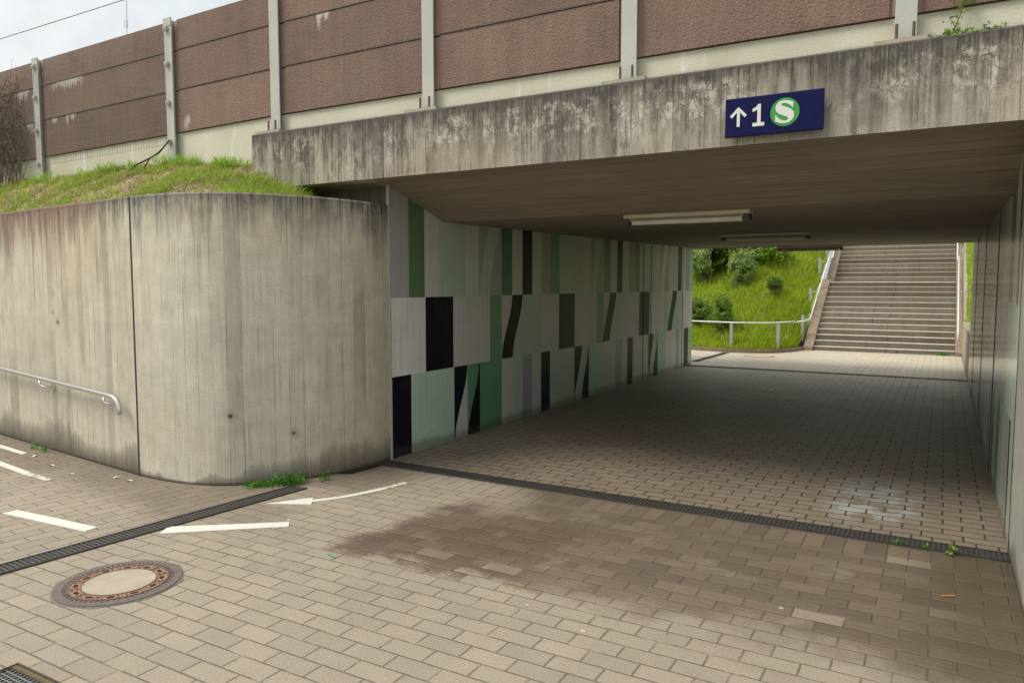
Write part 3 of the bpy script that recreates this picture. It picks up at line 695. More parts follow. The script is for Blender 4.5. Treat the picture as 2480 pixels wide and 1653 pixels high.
pp = [(ccx + (x - 1347) / 222 * RR, ccz - ((y - 607) + .103 * (x - 1347)) / 222 * RR) for x, y in SP]
b = MB(); b.prism(pp, 'y', SY - .0055, SY - .002); b.build('letter', swhite, bd)

# ------------------------------------------------------------------ noise barrier
nb = thing('noise_barrier', (-4.0, 5.5, 3.19), 'tall noise barrier of rough brown concrete panels between pale steel posts above the parapet', 'fence')
PX_ = [-18.4, -15.7, -13.0, -10.17, -7.51, -5.87, -3.985, -2.12, -.27, 1.6, 3.5]
def lift(x): return -.068 * max(0, min(1.6, (-5.9 - x) / 4.6))
ZT = 4.615
for i, x in enumerate(PX_):
    dz = lift(x); onb = x > -6.2; zb0 = 3.215 if onb else 2.75; hw = .062
    b = MB(); b.box(x - hw, 5.436, zb0, x + hw, 5.450, ZT + .02 + dz); b.box(x - .006, 5.450, zb0, x + .006, 5.62, ZT + .015 + dz); b.box(x - hw, 5.62, zb0, x + hw, 5.634, ZT + .02 + dz)
    po = b.build('post', post_m, nb, bevel=.002)
    b = MB(); b.box(x - hw - .002, 5.43, ZT - .06 + dz, x + hw + .002, 5.435, ZT + .022 + dz); b.build('post_cap', post_m, po)
    if onb:
        b = MB(); b.box(x - .17, 5.318, ztp + .001, x + .17, 5.68, ztp + .026); bp = b.build('base_plate', plain('base_plate_paint', (.36, .32, .26), .7, var=.3, scale=20), po)
        for s in (-.048, .048):
            b = MB(); b.cyl(x + s, 5.39, ztp + .026, ztp + .135, .0095, 8); b.cyl(x + s, 5.39, ztp + .026, ztp + .046, .018, 6); b.build('anchor_bolt', rust_m, po)
    elif -13.5 < x < -7:
        for zz in (3.28, 3.70, 4.12, 4.50):
            b = MB(); b.box(x - .035, 5.405, zz + dz, x + .02, 5.429, zz + .045 + dz); b.cyl(x - .01, 5.41, zz + .015 + dz, zz + .03 + dz, .02, 8); b.build('clip', steel_m, po)
rows = [(3.405, 3.856), (3.864, 4.286), (4.294, ZT)]
for i in range(len(PX_) - 1):
    x0, x1 = PX_[i] + .066, PX_[i + 1] - .066; d0, d1 = lift(x0), lift(x1)
    def q4(mb, xa, xb, y, za, zb_, mi=0):
        da = d0 + (d1 - d0) * (xa - x0) / (x1 - x0); db = d0 + (d1 - d0) * (xb - x0) / (x1 - x0)
        mb.face([(xa, y, za + da), (xb, y, za + db), (xb, y, zb_ + db), (xa, y, zb_ + da)], [(xa, za), (xb, za), (xb, zb_), (xa, zb_)], mi)
    def slab(xa, xb, ya, yb, za, zb_, mb, mi):
        da = d0 + (d1 - d0) * (xa - x0) / (x1 - x0); db = d0 + (d1 - d0) * (xb - x0) / (x1 - x0)
        A = [(xa, za + da), (xb, za + db), (xb, zb_ + db), (xa, zb_ + da)]
        mb.face([(u, ya, v) for u, v in A], [(xa, za), (xb, za), (xb, zb_), (xa, zb_)], mi)
        mb.face([(u, yb, v) for u, v in A][::-1], [(xa, za), (xb, za), (xb, zb_), (xa, zb_)][::-1], mi)
        for k in range(4):
            p, r = A[k], A[(k + 1) % 4]; mb.face([(p[0], ya, p[1]), (p[0], yb, p[1]), (r[0], yb, r[1]), (r[0], ya, r[1])], [(p[0], p[1]), (p[0], p[1] + .05), (r[0], r[1] + .05), (r[0], r[1])], mi)
    for (za, zb_) in rows:
        b = MB(); slab(x0 + .032, x1 - .032, 5.482, 5.60, za, zb_, b, 0)
        slab(x0 - .05, x0 + .031, 5.50, 5.585, za + .004, zb_ - .004, b, 1); slab(x1 - .031, x1 + .05, 5.50, 5.585, za + .004, zb_ - .004, b, 1)
        b.build('acoustic_panel', [panel_m, margin_m], nb, merge=False)
    b = MB(); slab(x0 - .05, x1 + .05, 5.508, 5.60, 2.6 if PX_[i] < -6 else ztp + .002, 3.398, b, 0); b.build('plinth', plinth_m, nb, merge=False)
    b = MB(); slab(x0 - .05, x1 + .05, 5.53, 5.58, 3.398, 3.405, b, 0); slab(x0 - .05, x1 + .05, 5.53, 5.58, 3.856, 3.864, b, 0); slab(x0 - .05, x1 + .05, 5.53, 5.58, 4.286, 4.294, b, 0); b.build('joint_strip', dark_m, nb, merge=False)

# wire mesh in front of the left bays
for (xa, xb), lab in (((-10.16, -7.53), 'thin wire mesh panel on the whitened barrier bay, left of the dark branch'), ((-12.98, -10.19), 'thin wire mesh panel behind the dry creeper at the left edge')):
    b = MB()
    for k in range(int((xb - xa) / .05) + 1):
        x = xa + .05 * k; dz = lift(x); b.tube([(x, 5.412, 3.265 + dz), (x, 5.412, 4.53 + dz)], .0017, 4, cap=False)
    for z in (3.27, 3.47, 3.67, 3.87, 4.07, 4.27, 4.40, 4.50):
        b.tube([(xa, 5.408, z + lift(xa)), (xb, 5.408, z + lift(xb))], .0018, 4, cap=False)
    tag(b.build('wire_mesh_panel', plain('mesh_wire', (.20, .22, .19), .5, metal=.4), merge=False), lab, 'mesh fence')

# overhead line behind the barrier
ow = thing('overhead_wire', (-14, 9, 6.5), 'thin overhead railway wire with a hanging dropper against the cloudy sky', 'wire')
b = MB(); b.tube([(-40, 9, 6.98), (-18.1, 9, 7.059), (-13.68, 9, 7.073), (-4, 9, 7.10)], .008, 6); b.build('contact_wire', plain('wire_grey', (.18, .18, .18), .5), ow)
b = MB(); b.tube([(-13.6, 9, 7.07), (-13.64, 9, 6.2)], .005, 6)
ring = [(-13.64 + .05 * math.cos(a), 9, 6.62 + .07 * math.sin(a)) for a in np.linspace(0, 2 * math.pi, 12)]; b.tube(ring, .004, 5, cap=False); b.build('dropper', plain('wire_grey', (.18, .18, .18), .5), ow)
for o in ow.children: pass

# dry creeper and the dark branch
def twig(mb, p, d, L, r, depth=0):
    pts = [Vector(p)]; dd = Vector(d)
    for k in range(6):
        dd = (dd + Vector(rng.normal(size=3) * .28) * Vector((1, .12, 1)) if True else dd); dd = Vector((dd.x, dd.y * .3, dd.z)).normalized()
        pts.append(pts[-1] + dd * (L / 6))
    pts = [Vector((q.x, min(max(q.y, 5.30), 5.425), q.z)) for q in pts]
    mb.tube(pts, [r * (1 - .7 * k / 6) for k in range(7)], 4, cap=False)
    return pts
cv = thing('climbing_plant', (-10.75, 5.38, 3.05), 'dry brown creeper clinging to the barrier at the left edge', 'plant')
b = MB()
for k in range(26): twig(b, (-11.4 + rng.uniform(0, .95), 5.38, 3.0 + rng.uniform(0, .2)), (rng.normal() * .15, 0, 1), rng.uniform(.8, 1.25), .009)
for k in range(230):
    x = -11.6 + rng.beta(2, 2) * 1.35; twig(b, (x, 5.37 + rng.uniform(-.05, .04), 3.05 + rng.uniform(0, 1.2)), (rng.normal() * .5, 0, rng.choice([1, -1]) * .8), rng.uniform(.2, .6), .004)
b.build('stems', plain('dry_stem', (.15, .12, .09), .9, var=.4, scale=20), cv, merge=False)
C = np.stack([-11.6 + rng.beta(2, 2, 600) * 1.25, rng.uniform(5.28, 5.42, 600), 3.05 + rng.uniform(0, 1.3, 600)], 1)
V, F = leaves(C, .028); raw('dry_leaves', V, F, leafmat('dry_leaf', (.13, .10, .065), (.09, .085, .04)), cv)
b = MB(); b.tube([(-7.49, 5.40, 3.29), (-7.55, 5.36, 3.20), (-7.60, 5.34, 3.15), (-7.72, 5.32, 3.10), (-7.90, 5.28, 3.04), (-8.0, 5.25, 2.98)], [.007, .009, .011, .010, .009, .007], 6)
b.tube([(-7.74, 5.32, 3.09), (-7.77, 5.29, 3.02), (-7.78, 5.27, 2.96)], [.008, .007, .006], 5)
tag(b.build('dead_branch', plain('dark_bark', (.055, .042, .035), .9), smooth=True), 'dark crooked branch leaning from the grass to the third barrier post', 'branch')

# ------------------------------------------------------------------ near bank with grass
def zback(x):
    return float(np.interp(x, [-18, -10.2, -7.5, -6.5, -6.06, -5.47, -5.0, -4.6], [2.98, 3.04, 3.07, 2.95, 2.90, 2.60, 2.40, 2.3]))
front = offset([(-18.0, 5.318), (-15.0, 4.989), (-13.5, 4.83), (-12.0, 4.664), (-10.6, 4.51), (-9.213, 4.355), (-8.2, 4.243), (-7.2, 4.133), (-6.147, 4.017)], .24)[:-1] + offset(curve, .24)[2:]
nf = len(front); NS = 10
grid = np.zeros((nf, NS + 1, 3))
for i, (x, y) in enumerate(front):
    t = 0 if x < -6.2 else min(1, (i - 7) / (nf - 8))
    xb = x if x < -6.2 else -6.2 + t * 1.55
    yb = 5.46 if x < -6.2 else 5.46 + t * .2
    if x < -6.2: xb = x
    for k in range(NS + 1):
        s = k / NS; px, py = x + (xb - x) * s, y + (yb - y) * s
        zz = 2.43 + (zback(px) - 2.43) * (s ** .9 if x < -6.2 else s)
        if x > -5.2: zz -= .12 * min(1, (x + 5.2) / .4)
        grid[i, k] = (px, py, zz + (.018 * math.sin(px * 9 + py * 7) * math.sin(px * 3.1) if 0 < k < NS else 0))
b = MB()
for i in range(nf - 1):
    for k in range(NS): b.face([tuple(grid[i, k]), tuple(grid[i + 1, k]), tuple(grid[i + 1, k + 1]), tuple(grid[i, k + 1])])
struct('grass_bank', b, soil_m, smooth=True)
def gsample(n):
    # by area of the cells
    out = []
    A = np.linalg.norm(np.cross(grid[1:, :-1] - grid[:-1, :-1], grid[:-1, 1:] - grid[:-1, :-1]), axis=2)
    w = (A / A.sum()).ravel(); idx = rng.choice(len(w), n, p=w); i, k = np.unravel_index(idx, A.shape); u = rng.random(n)[:, None]; v = rng.random(n)[:, None]
    return (grid[i, k] * (1 - u) * (1 - v) + grid[i + 1, k] * u * (1 - v) + grid[i, k + 1] * (1 - u) * v + grid[i + 1, k + 1] * u * v)
def vnoise(P, s, seed=0):
    P = np.asarray(P)[:, :2] * s; i = np.floor(P).astype(int); f = P - i; f = f * f * (3 - 2 * f)
    def h(a, c): return np.modf(np.abs(np.sin(a * 127.1 + c * 311.7 + seed * 17.3) * 43758.5453))[0]
    return (h(i[:, 0], i[:, 1]) * (1 - f[:, 0]) + h(i[:, 0] + 1, i[:, 1]) * f[:, 0]) * (1 - f[:, 1]) + (h(i[:, 0], i[:, 1] + 1) * (1 - f[:, 0]) + h(i[:, 0] + 1, i[:, 1] + 1) * f[:, 0]) * f[:, 1]
P = gsample(52000); nz = .55 * vnoise(P, 3.2) + .45 * vnoise(P, 8.0, 3)
corner = np.exp(-(((P[:, 0] + 5.45) / .55) ** 2 + ((P[:, 1] - 5.15) / .35) ** 2))
keep = (nz + .35 * corner + rng.normal(size=len(P)) * .07 > .60) & (P[:, 0] > -16)
P = P[keep]; nz = nz[keep]; corner = corner[keep]
hh = (.025 + .055 * rng.random(len(P)) ** 1.5 + .06 * np.clip(nz - .5, 0, 1)) * (1 + 1.2 * corner)
V, F = blades(P, hh, .006 + .005 * rng.random(len(P)), .9)
bank_leaf = leafmat('bank_blade', (.26, .40, .045), (.46, .50, .12), .5)
P3 = gsample(260); P3 = np.repeat(P3, 7, 0) + np.concatenate([rng.normal(size=(1820, 2)) * .018, np.zeros((1820, 1))], 1); V3, F3 = blades(P3, .04 + .07 * rng.random(1820), .007 + .005 * rng.random(1820), 1.1)
tag(raw('grass_sprigs', V3, F3, bank_leaf), 'longer loose sprigs standing out of the short grass on the near bank', 'grass', kind='stuff')
P2 = gsample(9000); V2, F2 = blades(P2, .02 + .03 * rng.random(len(P2)), .006 + .006 * rng.random(len(P2)), 2.2)
tag(raw('dry_grass', V2, F2, leafmat('dry_blade', (.42, .34, .18), (.30, .22, .12), .2)), 'flat dry straw between the green grass on the near bank', 'grass', kind='stuff')
tag(raw('grass', V, F, bank_leaf), 'short patchy green grass on the bank above the retaining wall', 'grass', kind='stuff')
# taller tufts along the barrier foot, on the corner by the parapet end and on the wall edge
T = []
for k in range(26):
    c = np.array([rng.choice([-10.1, -9.0, -8.3, -7.3, -6.9, -6.6, -6.3]) + rng.normal() * .35, 5.40 - abs(rng.normal() * .05), 0]); c[2] = zback(c[0]) - .02; T.append(c + np.concatenate([rng.normal(size=(26, 2)) * .035, np.zeros((26, 1))], 1)) if c[0] < -6.1 else None
for k in range(46):
    t = rng.uniform(.25, .95); i = int(8 + t * (nf - 10)); c = grid[i, rng.integers(1, 8)] + np.array([rng.normal() * .03, rng.normal() * .03, -.01]); T.append(c + np.concatenate([rng.normal(size=(40, 2)) * .04, np.zeros((40, 1))], 1))
T = np.concatenate(T); V, F = blades(T, .04 + .09 * rng.random(len(T)), .006 + .004 * rng.random(len(T)), .8)
tag(raw('grass_tufts', V, F, leafmat('tuft_blade', (.22, .46, .02), (.40, .56, .07), .5)), 'taller bright grass tufts at the barrier foot and the parapet corner', 'grass', kind='stuff')

# ------------------------------------------------------------------ drains, manholes, grate, markings
grate_m = plain('drain_steel', (.10, .094, .088), .5, metal=.5, var=.3, scale=12); frame_m = plain('drain_frame', (.055, .05, .047), .6, metal=.3, var=.3, scale=12)
def drain(name, a, c, w, label, pitch=.03):
    a = Vector((*a, 0)); c = Vector((*c, 0)); d = (c - a); L = d.length; d.normalize(); n = Vector((-d.y, d.x, 0))
    o = thing(name, tuple((a + c) / 2), label, 'drain', 'slotted drain channels')
    def rect(mb, s0, s1, t0, t1, z0, z1):
        P = [a + d * s0 + n * t0, a + d * s1 + n * t0, a + d * s1 + n * t1, a + d * s0 + n * t1]
        mb.prism([(p.x, p.y) for p in P], 'z', z0, z1)
    b = MB(); rect(b, 0, L, -w / 2, w / 2, -.02, .004); b.build('channel', plain('drain_dark', (.034, .030, .027), .9), o)
    b = MB()
    for s in (-1, 1): rect(b, 0, L, s * (w / 2 + .002) - .007, s * (w / 2 + .002) + .007, -.02, .011)
    b.build('frame', frame_m, o)
    b = MB(); k = .01
    while k < L - .01: rect(b, k, k + pitch * .45, -w / 2 + .006, w / 2 - .006, .005, .0085); k += pitch
    b.build('grating', grate_m, o)
drain('drain_channel', (-4.60, 5.47), (XR, 5.47), .155, 'slotted dark drain channel across the underpass mouth below the parapet')
drain('drain_channel', (DR0[0] + kx * (-3 - DR0[1]), -3), DR1, .155, 'slotted dark drain channel running from the left edge to the weed at the curved wall')
drain('drain_channel', (XL, 15.35), (XR, 15.35), .13, 'thin drain channel across the far end of the underpass floor', .06)
drain('drain_channel', (-4.70, 16.2), (-4.62, 18.72), .13, 'drain channel by the far end of the painted wall, running to the kerb', .06)

def ring(mb, r0, r1, z0, z1, cx, cy, n=64, mi=0):
    for k in range(n):
        a0, a1 = 2 * math.pi * k / n, 2 * math.pi * (k + 1) / n
        c0, s0, c1, s1 = math.cos(a0), math.sin(a0), math.cos(a1), math.sin(a1)
        A = [(cx + r0 * c0, cy + r0 * s0), (cx + r1 * c0, cy + r1 * s0), (cx + r1 * c1, cy + r1 * s1), (cx + r0 * c1, cy + r0 * s1)]
        mb.face([(*p, z1) for p in A], mi=mi); mb.face([(*A[1], z0), (*A[2], z0), (*A[2], z1), (*A[1], z1)], mi=mi); mb.face([(*A[0], z0), (*A[0], z1), (*A[3], z1), (*A[3], z0)], mi=mi)
def teeth(mb, r0, r1, n, duty, z0, z1, cx, cy):
    for k in range(n):
        a0 = 2 * math.pi * k / n; a1 = a0 + 2 * math.pi / n * duty
        mb.prism([(cx + r0 * math.cos(a0), cy + r0 * math.sin(a0)), (cx + r1 * math.cos(a0), cy + r1 * math.sin(a0)), (cx + r1 * math.cos(a1), cy + r1 * math.sin(a1)), (cx + r0 * math.cos(a1), cy + r0 * math.sin(a1))], 'z', z0, z1)
iron = plain('cast_iron', (.17, .135, .12), .6, metal=.35, var=.35, scale=25, bump=.001); iron2 = plain('rusty_iron', (.33, .17, .085), .75, var=.4, scale=30, bump=.001)
mx, my = -4.02, 2.48
mh = thing('manhole_cover', (mx, my, 0), 'round cast iron manhole cover with pale concrete centre and rusty slotted ring', 'manhole')
b = MB(); b.prism([(mx + (.352 if k % 2 else .338) * math.cos(2 * math.pi * k / 16 + .2), my + (.352 if k % 2 else .338) * math.sin(2 * math.pi * k / 16 + .2)) for k in range(16)], 'z', -.02, .0035); b.build('surround', plain('manhole_mortar', (.20, .16, .135), .9, var=.3, scale=15, bump=.002), mh)
b = MB(); ring(b, .285, .33, -.01, .008, mx, my); teeth(b, .262, .285, 60, .5, .003, .008, mx, my); b.build('frame', iron, mh, merge=False)
b = MB(); ring(b, .196, .254, -.01, .006, mx, my); b.build('slotted_ring', iron2, mh, merge=False)
sr = mh.children[-1]
b = MB(); ring(b, .250, .259, .0, .010, mx, my); ring(b, .190, .198, .0, .010, mx, my); teeth(b, .198, .250, 12, .05, .005, .010, mx, my); b.build('rim', iron, mh, merge=False)
for k in range(12):
    b = MB(); a = 2 * math.pi * (k + .55) / 12; cx2, cy2 = mx + .222 * math.cos(a), my + .222 * math.sin(a)
    e = [(cx2 + .024 * math.cos(q) * -math.sin(a) + .013 * math.sin(q) * math.cos(a), cy2 + .024 * math.cos(q) * math.cos(a) + .013 * math.sin(q) * math.sin(a)) for q in np.linspace(0, 2 * math.pi, 12)[:-1]]
    b.prism(e, 'z', .0, .0074)
    b.build('vent_hole', dark_m, mh)
    for da, rr in ((-.17, .235), (.17, .235), (-.17, .212), (.17, .212)):
        b = MB(); b.cyl(mx + rr * math.cos(a + da), my + rr * math.sin(a + da), .0, .0072, .006, 7); b.build('pit', dark_m, sr)
b = MB(); b.cyl(mx, my, -.01, .007, .190, 64); b.build('concrete_infill', plain('infill_concrete', (.37, .32, .24), .85, var=.3, scale=9, bump=.0015), mh)
mh2 = thing('manhole_cover', (-3.72, 18.2, 0), 'flat far manhole cover outlined by a rusty rim near the kerb', 'manhole')
b = MB(); ring(b, .31, .345, -.01, .010, -3.72, 18.2); b.build('rim', iron2, mh2, merge=False)
b = MB(); b.cyl(-3.72, 18.2, -.01, .006, .31, 48); b.build('concrete_infill', plain('infill_far', (.44, .37, .27), .85, var=.15, scale=20), mh2)

gx0, gx1, gy0, gy1 = -3.535, -2.95, 1.15, 1.696
fg = thing('floor_grate', (-3.24, 1.42, 0), 'square steel mesh grate with mossy frame at the bottom left corner of the paving', 'grate')
b = MB(); b.box(gx0 + .02, gy0, -.02, gx1, gy1 - .02, .003); b.build('pit', dark_m, fg)
b = MB()
for (a, c, d, e) in ((gx0, gy1 - .008, gx1, gy1), (gx0, gy0, gx0 + .008, gy1), (gx0 + .03, gy1 - .043, gx1, gy1 - .036), (gx0 + .02, gy0, gx0 + .027, gy1 - .036)): b.box(a, c, -.01, d, e, .010)
b.build('frame', plain('grate_frame', (.075, .05, .05), .6, metal=.3), fg)
b = MB(); b.box(gx0 + .009, gy1 - .035, -.01, gx1, gy1 - .009, .006); b.build('frame_gap', plain('mossy_gap', (.17, .15, .07), .95, var=.5, scale=40, bump=.004), fg)
b = MB()
k = gx0 + .045
while k < gx1: b.box(k, gy0, .0035, k + .0028, gy1 - .044, .009); k += .0245
k = gy1 - .065
while k > gy0: b.box(gx0 + .028, k, .004, gx1, k + .0028, .0085); k -= .0215
b.build('grating', plain('zinc_grating', (.42, .45, .42), .4, metal=.6), fg)

def marking(name, poly, label, m=mark_m, cat='road marking', group='white road markings'):
    b = MB(); b.prism(poly, 'z', .001, .0055)
    return tag(b.build(name, m), label, cat, group)
marking('painted_line', [(-6.0, 2.825), (-5.985, 2.925), (-5.075, 2.99), (-5.062, 2.893)], 'white dash left of the side drain, in front of the handrail')
marking('painted_line', [(-4.577, 3.122), (-4.656, 3.242), (-3.996, 3.742), (-3.926, 3.668)], 'white dash right of the side drain, below the arrow tail')
nl = marking('painted_line', [(-9.2, 3.77), (-9.2, 3.85), (-7.1, 3.59), (-7.05, 3.52)], 'white dash near the handrail wall at the left edge, its end worn away')
b = MB(); b.prism([(-7.1, 3.59), (-7.05, 3.52), (-6.68, 3.50), (-6.68, 3.555)], 'z', .001, .0045); b.build('worn_end', worn_m, nl)
marking('painted_line', [(-9.6, 4.10), (-9.6, 4.17), (-7.95, 4.0), (-7.93, 3.94)], 'thin white stroke touching the left edge close to the wall foot')
ar = thing('painted_arrow', (-4.2, 4.3, 0), 'white painted arrow pointing left from the corner of the curved wall', 'road marking', 'white road markings')
b = MB(); b.prism([(-4.492, 3.976), (-4.175, 4.135), (-4.225, 4.20), (-4.30, 4.278)], 'z', .001, .0055); b.build('arrow_head', mark_m, ar)
cl = catmull([(-4.245, 4.20), (-4.13, 4.37), (-4.04, 4.58), (-3.985, 4.76)], 5); A = offset(cl, .028); B = offset(cl, -.028)
b = MB(); b.prism(A + B[::-1], 'z', .0011, .0052); b.build('arrow_shaft', mark_m, ar)
cl = catmull([(-3.985, 4.765), (-3.96, 4.88), (-3.94, 5.02)], 4); A = offset(cl, .030); B = offset(cl, -.030)
b = MB(); b.prism(A + B[::-1], 'z', .0011, .0048); b.build('arrow_tail', worn_m, ar)
marking('painted_line', [(-4.49, 17.29), (-4.47, 17.38), (-3.83, 16.82), (-3.85, 16.73)], 'far white dash right of the drain beyond the underpass')
marking('painted_line', [(-5.25, 17.77), (-5.22, 17.85), (-4.87, 17.59), (-4.89, 17.51)], 'short far white dash left of the far drain, nearer the kerb')
marking('painted_line', [(-5.0, 17.0), (-4.98, 17.09), (-4.29, 16.46), (-4.31, 16.37)], 'far white dash crossing the drain at the painted wall end')

# ------------------------------------------------------------------ far side: kerb, hillside, staircase
kerb = catmull([(-16, 21.0), (-11, 20.2), (-8, 19.6), (-5.62, 19.08), (-4.49, 18.83), (-3.72, 19.05), (-3.30, 19.66), (-3.12, 20.3), (-3.10, 20.6)], 6)
ki = offset(kerb, .09)
b = MB()
for i in range(len(kerb) - 1):
    p, q, r, s_ = kerb[i], kerb[i + 1], ki[i + 1], ki[i]
    b.face([(*p, 0), (*q, 0), (*q, .085), (*p, .085)]); b.face([(*p, .085), (*q, .085), (*r, .085), (*s_, .085)]); b.face([(*r, 0), (*s_, 0), (*s_, .085), (*r, .085)])
struct('kerb', b, plain('kerb_stone', (.20, .15, .115), .85, var=.3, scale=6, bump=.003))
def hz(x, y):
    yk = float(np.interp(x, [p[0] for p in ki], [p[1] for p in ki]))
    yk = min(yk, 20.15)
    d = max(0, y - yk)
    return min(.07 + .55 * d * min(1, .55 + d * .25), 3.25 + .02 * d) + .05 * math.sin(x * 1.7 + y * .9) * min(1, d)
b = MB(); hs = []
for i, p in enumerate(ki):
    row = []
    x1 = p[0] if p[0] < -3.25 else -3.12
    for k in range(41):
        s = (k / 40) ** 1.15; y = p[1] + (36 - p[1]) * s; x = p[0] + (x1 - p[0]) * min(1, s * 6)
        row.append((x, y, hz(x, y)))
    hs.append(row)
G = np.array(hs)
for i in range(len(hs) - 1):
    for k in range(40): b.face([hs[i][k], hs[i + 1][k], hs[i + 1][k + 1], hs[i][k + 1]])
struct('hillside', b, meadow_m, smooth=True)
def hzr(x, y): return min(.72 + .50 * max(0, y - 20.4), 3.25) + .06 * math.sin(x * 2 + y) if y > 20.4 else .70 + .05 * (x - .7) * .3
b = MB(); gr = [[(x, y, min(hzr(x, y) + max(0, x - 1.2) * .25, 3.4)) for y in np.linspace(15.3, 36, 50)] for x in (.50, .62, .8, 1.1, 1.6, 2.4, 4, 7, 12)]
for i in range(8):
    for k in range(49): b.face([gr[i][k], gr[i + 1][k], gr[i + 1][k + 1], gr[i][k + 1]])
struct('hillside', b, meadow_m, smooth=True)
def hgrass(G, n, ymax, h0, h1, w):
    G = np.array(G); A = np.linalg.norm(np.cross(G[1:, :-1] - G[:-1, :-1], G[:-1, 1:] - G[:-1, :-1]), axis=2)
    m = (G[:-1, :-1, 1] < ymax) & (G[:-1, :-1, 0] > -9.5) & (G[:-1, :-1, 0] < 2.2); A = A * m
    wt = (A / A.sum()).ravel(); idx = rng.choice(len(wt), n, p=wt); i, k = np.unravel_index(idx, A.shape); u = rng.random(n)[:, None]; v = rng.random(n)[:, None]
    P = (G[i, k] * (1 - u) * (1 - v) + G[i + 1, k] * u * (1 - v) + G[i, k + 1] * (1 - u) * v + G[i + 1, k + 1] * u * v)
    nz = .6 * vnoise(P, .9, 5) + .4 * vnoise(P, 3.0, 8)
    return blades(P, (h0 + (h1 - h0) * rng.random(n)) * (.5 + nz), w * (.7 + .6 * rng.random(n)), .9)
meadow_leaf = leafmat('meadow_blade', (.24, .42, .006), (.50, .54, .012), .45)
V, F = hgrass(G, 95000, 28.5, .07, .24, .013); tag(raw('grass', V, F, meadow_leaf), 'lush yellow green grass on the slope left of the far stairs', 'grass', kind='stuff')
V, F = hgrass(G, 3500, 26.5, .28, .55, .010); tag(raw('dry_stalks', V, F, leafmat('stalk_blade', (.48, .42, .16), (.34, .44, .06), .3)), 'thin pale seeding stalks scattered over the far grass slope', 'grass', kind='stuff')
V, F = hgrass(gr, 14000, 29, .07, .24, .013); tag(raw('grass', V, F, meadow_leaf), 'lush grass right of the far stairs, behind the low wall', 'grass', kind='stuff')

SXL, SXR = -2.87, .285
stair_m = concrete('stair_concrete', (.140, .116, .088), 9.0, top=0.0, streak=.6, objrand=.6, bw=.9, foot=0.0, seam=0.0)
tread_m = plain('stair_tread', (.52, .475, .39), .8, var=.35, scale=5, bump=.002)  # paler than the risers: sky light on the step tops put into colour
st = thing('staircase', (-1.29, 20.6, 0), 'long straight concrete staircase climbing the grass slope beyond the underpass', 'stairs')
edges = [(20.6 + .237 * i, .105 + .139 * i) for i in range(13)] + [(24.6 + .222 * i, 1.914 + .1375 * i) for i in range(11)]
for i, (y, z) in enumerate(edges):
    y2 = edges[i + 1][0] if i + 1 < len(edges) else y + 3
    z0 = -.05 if i == 0 else edges[i - 1][1] - .03
    cut = SXL + (SXR - SXL) * (.40 if i % 2 else .53) + rng.normal() * .02
    b = MB()
    for xa, xb in ((SXL, cut - .004), (cut + .004, SXR)):
        dzz = rng.normal() * .002
        th_ = .030 if i == 12 else .014
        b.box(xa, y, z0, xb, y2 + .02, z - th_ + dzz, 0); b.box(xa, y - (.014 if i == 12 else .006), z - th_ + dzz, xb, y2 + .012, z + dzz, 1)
    b.build('step', [stair_m, tread_m], st)
def zs(y): return float(np.interp(y, [20.5, 20.6, 23.44, 24.5, 24.6, 26.9, 29.3], [.05, .105, 1.78, 1.80, 1.92, 3.30, 3.30]))
for xa, xb in ((-3.09, -2.874), (.29, .44)):
    b = MB(); ys = [20.45, 20.6, 21.5, 22.5, 23.44, 24.5, 24.6, 26, 29.2]
    for i in range(len(ys) - 1):
        p, q = ys[i], ys[i + 1]; za, zc = zs(p) + .06, zs(q) + .06
        b.face([(xa, p, za), (xb, p, za - .03), (xb, q, zc - .03), (xa, q, zc)]); b.face([(xa, p, 0), (xa, q, 0), (xa, q, zc), (xa, p, za)]); b.face([(xb, p, 0), (xb, q, 0), (xb, q, zc - .03), (xb, p, za - .03)])
    b.face([(xa, ys[0], 0), (xb, ys[0], 0), (xb, ys[0], zs(ys[0]) + .03), (xa, ys[0], zs(ys[0]) + .06)])
    b.build('cheek_wall', plain('cheek_concrete', (.33, .25, .18), .9, var=.45, scale=9, bump=.01), st, merge=False)

# stair handrails
hl = thing('stair_handrail', (-3.05, 20.6, 0), 'white tube handrail curving along the kerb and up the left side of the stairs', 'handrail')
fr = offset(kerb, .22); fr = [p for p in fr if -8.5 < p[0] < -3.35]
pts = [(x, y, .74) for x, y in fr]
b = MB(); b.tube(pts + [(-3.22, 20.1, .74), (-3.10, 20.7, .745), (-3.02, 20.96, .78)], .019, 8); b.tube([(-3.02, 20.95, .78), (-3.03, 24.30, 2.47), (-2.985, 24.52, 2.49), (-2.96, 24.62, 2.50), (-2.96, 27.0, 4.0), (-2.96, 28.2, 4.1)], .019, 8); b.build('rail', whiterail_m, hl, smooth=True)
gp = plain('galvanised_post', (.40, .42, .43), .5, metal=.2, var=.2)
for (x, y) in ((-6.3, 19.42), (-4.60, 19.07), (-3.54, 19.45)):
    b = MB(); b.box(x - .035, y - .03, .0, x + .035, y + .03, .72); b.build('post', gp, hl)
for (x, y, zb_, zt_) in ((-3.17, 20.75, .2, .90), (-3.17, 21.95, .9, 1.60), (-3.17, 23.55, 1.75, 2.46), (-3.15, 24.75, 2.35, 3.05), (-3.15, 26.2, 3.2, 3.9)):
    b = MB(); b.box(x - .032, y - .03, zb_, x + .032, y + .03, zt_); po = b.build('post', gp, hl)
    b = MB(); b.tube([(x + .03, y, zt_ - .12), (-3.02 if y < 24.5 else -2.96, y, zt_ - .10)], .010, 6); b.build('bracket', gp, po)
h2 = thing('stair_handrail', (.33, 21, 0), 'white tube handrail up the right side of the stairs, above the low wall', 'handrail')
